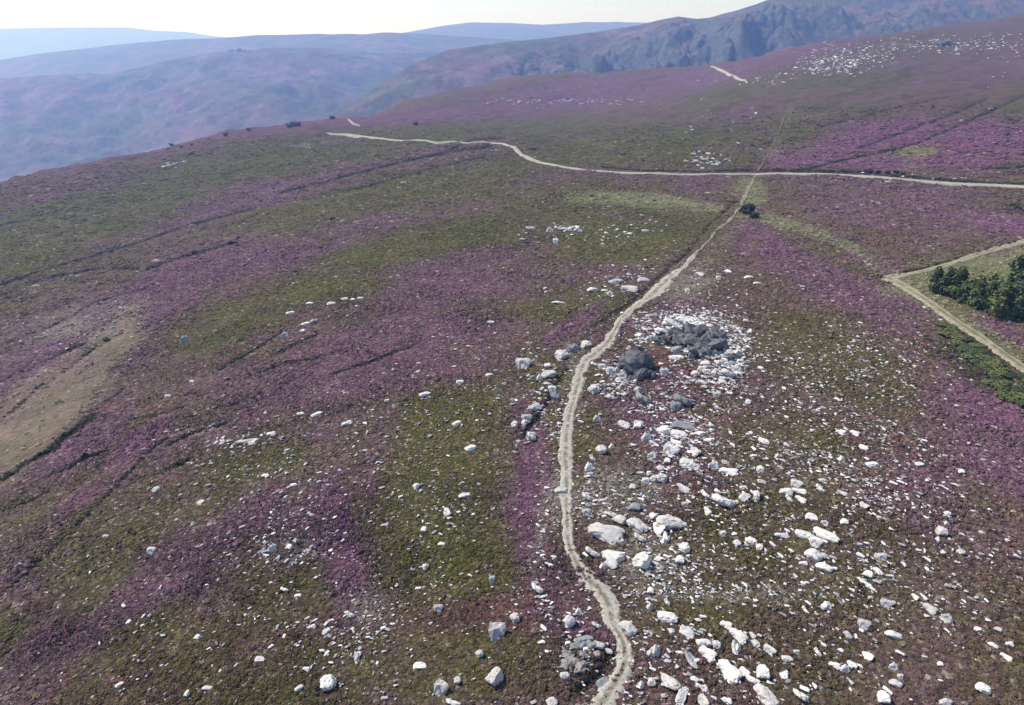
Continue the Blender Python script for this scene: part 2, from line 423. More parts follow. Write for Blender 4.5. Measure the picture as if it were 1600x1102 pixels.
class NT_:
    def __init__(self, mat):
        mat.use_nodes = True
        self.t = mat.node_tree
        self.t.nodes.clear()

    def n(self, kind, **kw):
        nd = self.t.nodes.new(kind)
        for k, v in kw.items():
            if k.startswith('i_'):
                key = k[2:]
                nd.inputs[int(key) if key.isdigit() else key.replace('_', ' ')].default_value = v
            else:
                setattr(nd, k, v)
        return nd

    def l(self, a, b):
        self.t.links.new(a, b)

    def noise(self, vec, scale, detail=4, rough=.55):
        nd = self.n('ShaderNodeTexNoise')
        nd.inputs['Scale'].default_value = scale; nd.inputs['Detail'].default_value = detail; nd.inputs['Roughness'].default_value = rough
        self.l(vec, nd.inputs['Vector'])
        return nd.outputs['Fac']

    def ramp(self, fac, stops):
        nd = self.n('ShaderNodeValToRGB')
        e = nd.color_ramp.elements
        while len(e) < len(stops):
            e.new(.5)
        for k, (p, c) in zip(e, stops):
            k.position = p
            k.color = (*c, 1) if len(c) == 3 else c
        self.l(fac, nd.inputs[0])
        return nd.outputs[0]

    def mix(self, fac, a, b, blend='MIX'):
        nd = self.n('ShaderNodeMix', data_type='RGBA', blend_type=blend)
        for s, x in ((nd.inputs[0], fac), (nd.inputs[6], a), (nd.inputs[7], b)):
            if isinstance(x, (int, float)):
                s.default_value = x
            elif isinstance(x, tuple):
                s.default_value = (*x, 1)
            else:
                self.l(x, s)
        return nd.outputs[2]

    def out(self, color, rough=.9, bump=None, strength=.5, dist=.1, spec=.2):
        b = self.n('ShaderNodeBsdfPrincipled')
        if isinstance(color, tuple):
            b.inputs['Base Color'].default_value = (*color, 1)
        else:
            self.l(color, b.inputs['Base Color'])
        b.inputs['Roughness'].default_value = rough
        b.inputs['Specular IOR Level'].default_value = spec
        if bump is not None:
            bp = self.n('ShaderNodeBump')
            bp.inputs['Strength'].default_value = strength; bp.inputs['Distance'].default_value = dist
            self.l(bump, bp.inputs['Height']); self.l(bp.outputs[0], b.inputs['Normal'])
        o = self.n('ShaderNodeOutputMaterial')
        self.l(b.outputs[0], o.inputs['Surface'])
        return b


def new_mat(name):
    m = bpy.data.materials.new(name)
    return m, NT_(m)


# ------------------------------------------------------------------ materials
def mat_moor():
    m, t = new_mat('moor_soil')
    at = t.n('ShaderNodeAttribute', attribute_name='cover')
    pos = t.n('ShaderNodeNewGeometry').outputs['Position']
    f1 = t.noise(pos, 1.3, 6, .75); f2 = t.noise(pos, .16, 6, .7)
    c = t.mix(1.0, at.outputs['Color'], t.ramp(f1, [(.28, (.50, .52, .48)), (.5, (.92, .92, .92)), (.72, (1.5, 1.42, 1.5))]), 'MULTIPLY')
    c = t.mix(1.0, c, t.ramp(f2, [(.3, (.66, .72, .64)), (.7, (1.28, 1.16, 1.28))]), 'MULTIPLY')
    t.out(c, .95, f1, 1.0, .7, .1)
    return m


def mat_bush():
    m, t = new_mat('heather_sprigs')
    at = t.n('ShaderNodeAttribute', attribute_name='tint', attribute_type='INSTANCER')
    fr = t.n('ShaderNodeAttribute', attribute_name='sprig')
    c = t.mix(1.0, at.outputs['Color'], t.ramp(fr.outputs['Fac'], [(0, (.55, .72, .45)), (.45, (.95, 1.0, .85)), (1, (1.35, 1.15, 1.4))]), 'MULTIPLY')
    t.out(c, .9, spec=.1)
    return m


def mat_rock(name, base, dark, lich=.5, amount=.5):
    m, t = new_mat(name)
    tc = t.n('ShaderNodeTexCoord').outputs['Object']
    rnd = t.n('ShaderNodeObjectInfo').outputs['Random']
    ad = t.n('ShaderNodeVectorMath', operation='ADD')
    mu = t.n('ShaderNodeMath', operation='MULTIPLY'); mu.inputs[1].default_value = 37.0
    t.l(rnd, mu.inputs[0]); t.l(tc, ad.inputs[0]); t.l(mu.outputs[0], ad.inputs[1])
    v = ad.outputs[0]
    a = t.noise(v, 2.2, 6, .65); b = t.noise(v, 7, 5, .7)
    c = t.mix(t.ramp(a, [(.5 - .2 * amount, (0, 0, 0)), (.5 + .25, (1, 1, 1))]), base, dark)
    c = t.mix(t.ramp(b, [(.55, (0, 0, 0)), (.68, (lich, lich, lich))]), c, tuple(.45 * q for q in dark))
    c = t.mix(1.0, c, t.ramp(rnd, [(0, (.84, .84, .86)), (.5, (1, .99, .98)), (1, (1.08, 1.05, 1.0))]), 'MULTIPLY')
    t.out(c, .85, b, .6, .06, .25)
    return m


M_MOOR = mat_moor()
M_BUSH = mat_bush()
M_WHITE = mat_rock('white_granite', (.68, .65, .63), (.45, .43, .415), .6)
M_LAV = mat_rock('pale_granite', (.50, .475, .475), (.30, .29, .29), .6)
M_GREY = mat_rock('grey_granite', (.26, .27, .29), (.15, .155, .17), .6)
M_DARK = mat_rock('dark_lichen_rock', (.150, .155, .170), (.068, .072, .082), .7)
M_LEDGE = mat_rock('ledge_rock', (.29, .275, .27), (.10, .10, .105), .7, .8)
M_BLEACH = mat_rock('bleached_rock', (.74, .73, .72), (.48, .48, .48), .5, .4)


def mat_path(name, c1, c2, mid, scale=1.2, midmix=.6):
    m, t = new_mat(name)
    pos = t.n('ShaderNodeNewGeometry').outputs['Position']
    ac = t.n('ShaderNodeAttribute', attribute_name='across').outputs['Fac']
    a = t.noise(pos, scale, 6, .7); b = t.noise(pos, scale * .35, 4, .6)
    c = t.mix(t.ramp(a, [(.35, (0, 0, 0)), (.65, (1, 1, 1))]), c1, c2)
    ab = t.n('ShaderNodeMath', operation='ABSOLUTE'); t.l(ac, ab.inputs[0])
    md = t.n('ShaderNodeMath', operation='MULTIPLY')
    t.l(t.ramp(ab.outputs[0], [(.12, (1, 1, 1)), (.36, (0, 0, 0))]), md.inputs[0])
    t.l(t.ramp(b, [(.38, (0, 0, 0)), (.52, (midmix,) * 3)]), md.inputs[1])
    c = t.mix(md.outputs[0], c, mid)
    t.out(c, .95, a, .5, .08, .1)
    return m


M_TRAIL = mat_path('trail_grit', (.205, .190, .165), (.415, .388, .345), (.13, .12, .08), 3.4, .85)
M_WORN = mat_path('trail_worn_turf', (.12, .115, .075), (.30, .275, .22), (.10, .10, .05), 1.5, 1.0)
M_ROAD = mat_path('road_gravel', (.24, .225, .20), (.36, .335, .295), (.17, .16, .13), .5, .5)
M_TRACK = mat_path('track_earth', (.15, .145, .085), (.34, .285, .23), (.125, .135, .06), 1.3, 1.0)
M_FAINT = mat_path('worn_turf', (.09, .085, .05), (.16, .14, .105), (.085, .08, .045), 1.0)

# ------------------------------------------------------------------ the moor
Cc, Dk, Br, Gn = cover(GX, GY, GZ)
wv = np.column_stack([GX.ravel(), GY.ravel(), GZ.ravel()])
me = np_mesh('moor', wv, grid_faces(NT, NR), [M_MOOR], True)
set_attr(me, 'cover', 'FLOAT_COLOR', 'POINT', np.column_stack([Cc.reshape(-1, 3), np.ones(NT * NR)]))
tag(link('ground', me), 'purple heather moor falling away to the left', 'moorland', kind='structure')


# ------------------------------------------------------------------ far hills
def mat_hill(name, heath, grass, rock, cliff):
    m, t = new_mat(name)
    geo = t.n('ShaderNodeNewGeometry')
    pos = geo.outputs['Position']
    a = t.noise(pos, .004, 5, .6); b = t.noise(pos, .02, 6, .7); d = t.noise(pos, .09, 4, .7)
    c = t.mix(t.ramp(a, [(.4, (0, 0, 0)), (.6, (1, 1, 1))]), heath, grass)
    c = t.mix(1.0, c, t.ramp(b, [(.32, (.34, .42, .36)), (.66, (1.6, 1.45, 1.55))]), 'MULTIPLY')
    sx = t.n('ShaderNodeSeparateXYZ'); t.l(geo.outputs['Normal'], sx.inputs[0])
    ad = t.n('ShaderNodeMath', operation='MULTIPLY_ADD'); ad.inputs[1].default_value = .30
    t.l(b, ad.inputs[0]); t.l(sx.outputs['Z'], ad.inputs[2])
    steep = t.ramp(ad.outputs[0], [(cliff, (1, 1, 1)), (min(.999, cliff + .12), (0, 0, 0))])
    rk = t.mix(t.ramp(d, [(.35, (0, 0, 0)), (.65, (1, 1, 1))]), rock, tuple(.45 * q for q in rock))
    c = t.mix(steep, c, rk)
    t.out(c, .95, d, .6, 6.0, .1)
    return m


M_HILL = mat_hill('hill_heath', (.100, .064, .080), (.056, .060, .044), (.12, .125, .14), .86)
M_CRAG = mat_hill('hill_crag', (.105, .066, .080), (.058, .064, .040), (.085, .095, .10), .95)


def hill(name, ridge, depth, drop, mat, label, nu=360, nv=120, amp=14, scale=420, back=.6, prof=1.3, seed=0, cliffs=0, shape=None):
    """ridge: photo (u, v, distance); the slope runs DEPTH metres towards the camera, falling DROP"""
    us = np.array([p[0] for p in ridge], float)
    q = np.linspace(us[0], us[-1], nu)
    vv = np.interp(q, us, [p[1] for p in ridge]); yy = np.interp(q, us, [p[2] for p in ridge])
    k = np.ones(9) / 9
    pad = np.pad(yy, 4, 'edge'); yy = np.convolve(pad, k, 'valid')
    dx, dy, dz = ray(q, vv)
    tt = yy / dy
    X0, Z0 = dx * tt, CAM_Z + dz * tt
    t = np.concatenate([-np.linspace(1, 0, nv - 20) ** 1.0, np.linspace(0, back, 21)[1:]])
    A, T = np.meshgrid(np.arange(nu), t, indexing='ij')
    rr = np.hypot(X0, yy)
    dep = depth(q) if callable(depth) else np.full(nu, float(depth))
    dro = drop(q) if callable(drop) else np.full(nu, float(drop))
    sc = (rr[:, None] + T * dep[:, None]) / rr[:, None]
    X = X0[:, None] * sc; Y = yy[:, None] * sc
    tn = np.clip(-T, 0, 1)
    f = np.where(T <= 0, (shape(tn) if shape is not None else tn ** prof), 1.1 * np.clip(T, 0, 9) ** 1.6)
    Z = Z0[:, None] - dro[:, None] * f
    env = np.clip(np.abs(T) * 9, .10, 1)
    n = fbm(X, Y, scale, 7, seed + 100, .55)
    rid = 1 - np.abs(fbm(X + .7 * Z, Y, scale * .55, 5, seed + 140, .55))
    Z = Z + amp * env * (n + 1.0 * (rid - .75))
    if cliffs:
        cm = np.exp(-((tn - .42 - .16 * fbm(X, Y, 500, 3, seed + 9)) / .22) ** 2)
        st = fbm(X, Y, 90, 5, seed + 160, .62)
        st2 = fbm(X, Y, 240, 3, seed + 170)
        g = np.abs(fbm(X, Y * .35, 60, 4, seed + 180))
        pat = np.clip(.5 + 1.6 * fbm(X, Y, 420, 3, seed + 190), 0, 1)
        pat = pat * np.interp(q, [760, 900, 1420, 1600], [.08, 1, 1, .5])[:, None]
        Z = Z + cliffs * cm * pat * (1.1 * np.tanh(3.2 * st2) + .9 * st - .45 * (1 - g) ** 3)
    me = np_mesh(name, np.column_stack([X.ravel(), Y.ravel(), Z.ravel()]), grid_faces(nu, nv)[:, ::1], [mat], True)
    return tag(link(name, me), label, 'hill', kind='structure')


hill('hill', [(-900, 150, 1900), (-260, 128, 2000), (0, 124, 2050), (80, 117, 2100), (170, 116, 2150), (230, 102, 2150), (270, 92, 2150), (330, 82, 2150), (372, 79, 2150),
              (410, 77, 2200), (500, 78, 2250), (560, 84, 2300), (650, 84, 2400), (760, 78, 2500), (900, 74, 2600)], 1150, 215, M_HILL,
     'long blue heather hill across the valley with a small tor on top', amp=34, scale=280, prof=.95, seed=1, nu=560, nv=150)
hill('hill', [(-900, 112, 3200), (-260, 100, 3300), (0, 94, 3300), (60, 84, 3300), (110, 79, 3300), (190, 69, 3350), (280, 62, 3300), (350, 60, 3200), (400, 55, 3200), (440, 55, 3200), (500, 53, 3200),
              (550, 56, 3200), (600, 51, 3200), (700, 55, 3200), (800, 62, 3300), (900, 68, 3300)], 900, 210, M_HILL,
     'pale blue rolling hill just behind the long heather hill', amp=20, scale=500, seed=2, nu=300, nv=70)
hill('hill', [(560, 62, 4700), (640, 50, 4700), (690, 41, 4700), (735, 35, 4700), (800, 36, 4700), (850, 39, 4700), (900, 36, 4700), (960, 35, 4800),
              (1040, 36, 4900), (1200, 40, 5000)], 1100, 230, M_HILL, 'pale lilac rounded hill on the skyline left of the craggy mountain', amp=18, scale=600, seed=3, nu=220, nv=60)
hill('hill', [(-900, 80, 7500), (-300, 60, 7600), (-100, 50, 7600), (0, 45, 7600), (90, 43, 7600), (200, 43, 7600), (240, 48, 7600), (290, 50, 7600), (330, 56, 7600), (420, 66, 7600), (560, 80, 7600)],
     1900, 420, M_HILL, 'farthest hill, almost lost in pale haze at the left', amp=26, scale=900, seed=4, nu=220, nv=60)


def cliff_shape(t):
    return np.interp(t, [0, .12, .28, .5, .62, .8, 1], [0, .09, .24, .52, .66, .86, 1.0])


hill('mountain', [(470, 196, 1200), (520, 178, 1230), (545, 163, 1260), (600, 128, 1330), (650, 98, 1400), (700, 78, 1480), (760, 70, 1540), (800, 65, 1580), (850, 60, 1620),
                  (900, 54, 1650), (960, 46, 1680), (1000, 40, 1700), (1030, 31, 1700), (1060, 25, 1700), (1090, 29, 1700), (1110, 27, 1700), (1140, 19, 1700), (1180, 7, 1720),
                  (1210, -4, 1750), (1300, -26, 1800), (1450, -44, 1850), (1650, -52, 1900), (1900, -55, 1900)],
     lambda q: np.interp(q, [470, 700, 1000, 1700], [420, 560, 720, 900]), lambda q: np.interp(q, [470, 700, 1000, 1200, 1700], [160, 175, 190, 205, 230]),
     M_CRAG, 'craggy blue grey mountain with dark cliffs rising at the upper right', amp=16, scale=260, seed=5, nu=700, nv=260, cliffs=58, shape=cliff_shape)

# ------------------------------------------------------------------ paths
PATH_PTS = []   # world samples (x, y, half width) used to keep heather off the paths


def path(name, pts, mat, label, width=None, wk=1.0, lift=.05, step=.8, ragged=.18, clear=1.0, cat='path'):
    P = []
    for p in pts:
        g = g1(p[0], p[1])
        w = width if width else wk * p[2] / ppm(g)
        P.append((g.x, g.y, w))
    P = np.array(P)
    # smooth (Catmull-Rom) and resample by metres
    out = []
    for i in range(len(P) - 1):
        a, b, c, d = P[max(i - 1, 0)], P[i], P[i + 1], P[min(i + 2, len(P) - 1)]
        L = math.hypot(*(c - b)[:2])
        st = step * max(1.0, math.hypot(b[0], b[1]) / 90)
        for t in np.linspace(0, 1, max(2, int(L / st)), endpoint=False):
            out.append(.5 * (2 * b + (c - a) * t + (2 * a - 5 * b + 4 * c - d) * t * t + (3 * b - a - 3 * c + d) * t ** 3))
    out.append(P[-1])
    C = np.array(out)
    d = np.gradient(C[:, :2], axis=0)
    d /= np.linalg.norm(d, axis=1)[:, None] + 1e-9
    nrm = np.column_stack([d[:, 1], -d[:, 0]])
    ac = np.linspace(-1, 1, 9)
    s = np.arange(len(C))
    hw = C[:, 2] / 2
    rag_l = 1 + .35 * ragged * (vnoise(s * 3.1, s * 0 + 43, 15) - .5) + ragged * 2 * (vnoise(s * .21, s * 0 + 3, 5) - .5) + ragged * (vnoise(s * 1.3, s * 0 + 9, 6) - .5)
    rag_r = 1 + .35 * ragged * (vnoise(s * 3.3, s * 0 + 53, 16) - .5) + ragged * 2 * (vnoise(s * .19, s * 0 + 31, 7) - .5) + ragged * (vnoise(s * 1.3, s * 0 + 19, 8) - .5)
    off = np.where(ac[None, :] < 0, ac[None, :] * (hw * rag_l)[:, None], ac[None, :] * (hw * rag_r)[:, None])
    X = C[:, 0:1] + nrm[:, 0:1] * off; Y = C[:, 1:2] + nrm[:, 1:2] * off
    rr = np.hypot(X, Y)
    # worn a little below its edges, edges tucked into the ground
    Z = hgt(X, Y) + lift + .0011 * rr - np.where(np.abs(ac)[None, :] > .99, lift + .08 + .0016 * rr, 0)
    me = np_mesh(name, np.column_stack([X.ravel(), Y.ravel(), Z.ravel()]), grid_faces(len(C), 9), [mat], True)
    if me.polygons[len(me.polygons) // 2].normal.z < 0:
        me.flip_normals()
    set_attr(me, 'across', 'FLOAT', 'POINT', np.broadcast_to(ac, X.shape))
    for (x, y, w) in C:
        PATH_PTS.append((x, y, w / 2 * clear))
    return tag(link(name, me), label, cat, kind='structure')


path('trail', TRAIL[:30], M_TRAIL, 'narrow pale footpath winding up the middle of the moor', ragged=.34, step=.3, lift=.05, clear=.74, wk=.92)
path('trail', TRAIL[29:], M_WORN, 'worn upper stretch of the footpath fading into turf below the gravel road', ragged=.9, step=.5, lift=.05, clear=.55, wk=.62)
path('trail', TRAIL_UP, M_FAINT, 'faint worn footpath climbing on beyond the gravel road', ragged=.9, lift=.02, wk=.4, clear=.2)
path('road', ROAD, M_ROAD, 'pale gravel road crossing the whole moor', width=2.5, step=2, ragged=.10, lift=.10, cat='road')
path('road', FAR_ROAD, M_ROAD, 'short stretch of white road showing on the far slope', step=3, ragged=.1, lift=.3, cat='road')
path('road', BEND, M_ROAD, 'tiny pale bend of road showing on the left skyline', step=3, lift=.3, cat='road')
path('track', ARM_LOW, M_TRACK, 'dirt track running down to the right below the trees', width=2.6, step=.7, ragged=.4, lift=.06, cat='track')
path('track', ARM_UP, M_TRACK, 'dirt track running up to the right above the trees', width=2.5, step=.7, ragged=.4, lift=.06, cat='track')

kd_path = kdtree.KDTree(len(PATH_PTS))
for i, (x, y, w) in enumerate(PATH_PTS):
    kd_path.insert((x, y, 0), i)
kd_path.balance()


def off_path(x, y, pad=0.0):
    co, i, d = kd_path.find((x, y, 0))
    return d - PATH_PTS[i][2] - pad


# ------------------------------------------------------------------ rocks
def rock_mesh(name, kind, seed, mat, fine=True):
    rr = random.Random(seed)
    bm = bmesh.new()
    n = {'r': 34, 'a': 15, 's': 16, 't': 8, 'x': 18}[kind]
    for _ in range(n):
        while True:
            p = Vector((rr.uniform(-1, 1), rr.uniform(-1, 1), rr.uniform(-1, 1)))
            if .2 < p.length < 1: break
        p.normalize()
        p *= rr.uniform(.82, 1.0)
        if kind in 'sa':   # squarer outline
            p = Vector([math.copysign(abs(q) ** .6, q) for q in p]) * .86
        if kind == 't':
            p.x *= .35 + .65 * (1 - p.y) / 2 * 1.4
        if kind == 'x':
            p.x *= .62 + .38 * p.y
        bm.verts.new(p)
    bmesh.ops.convex_hull(bm, input=bm.verts)
    loose = [v for v in bm.verts if not v.link_faces]
    bmesh.ops.delete(bm, geom=loose, context='VERTS')
    if fine:
        bmesh.ops.triangulate(bm, faces=bm.faces)
        bmesh.ops.subdivide_edges(bm, edges=list(bm.edges), cuts=2)
        bmesh.ops.triangulate(bm, faces=bm.faces)
        bmesh.ops.smooth_vert(bm, verts=bm.verts, factor=.5, use_axis_x=True, use_axis_y=True, use_axis_z=True)
        bmesh.ops.subdivide_edges(bm, edges=[e for e in bm.edges if e.calc_length() > .16], cuts=1)
        bmesh.ops.triangulate(bm, faces=bm.faces)
        bm.normal_update()
        off = Vector((seed * 3.1, seed * 1.7, seed * .9))
        for v in bm.verts:
            c1 = mnoise.noise(v.co * 1.7 + off); c2 = mnoise.noise(v.co * 4.5 + off); c3 = mnoise.noise(v.co * 11 + off)
            cr = -.09 * math.exp(-(mnoise.noise(v.co * 2.1 - off) / .06) ** 2)
            v.co += v.normal * (.16 * c1 + .08 * c2 + .04 * c3 + cr)
    me = bpy.data.meshes.new(name)
    # normalise to a unit box so that sizes given in metres hold
    xs = [v.co for v in bm.verts]
    lo = Vector((min(p[i] for p in xs) for i in range(3))); hi = Vector((max(p[i] for p in xs) for i in range(3)))
    for v in bm.verts:
        v.co = Vector(((v.co[i] - (lo[i] + hi[i]) / 2) / (hi[i] - lo[i]) for i in range(3)))
    bmesh.ops.recalc_face_normals(bm, faces=bm.faces)
    bm.to_mesh(me); bm.free()
    me.materials.append(mat)
    return me


MATS = {'w': M_WHITE, 'l': M_LAV, 'g': M_GREY}
ROCKS = {(k, tone): [rock_mesh('boulder', k, 10 * i + j + 3, MATS[tone]) for j in range(4)]
         for i, k in enumerate('rastx') for tone in 'wlg'}


def c7(x, y, w, h, *r): return (780 + x / 2.493, 660 + y / 2.493, w / 2.493, h / 2.493, *r)
def c8(x, y, w, h, *r): return (1150 + x / 2.493, 660 + y / 2.493, w / 2.493, h / 2.493, *r)
def c6(x, y, w, h, *r): return (x / 2, 680 + y / 2, w / 2, h / 2, *r)
def c3(x, y, w, h, *r): return (x / 2, 280 + y / 2, w / 2, h / 2, *r)
def c4(x, y, w, h, *r): return (800 + x / 2.625, 280 + y / 2.625, w / 2.625, h / 2.625, *r)
def cc(x, y, w, h, *r): return (960 + x / 6.12, 470 + y / 6.12, w / 6.12, h / 6.12, *r)


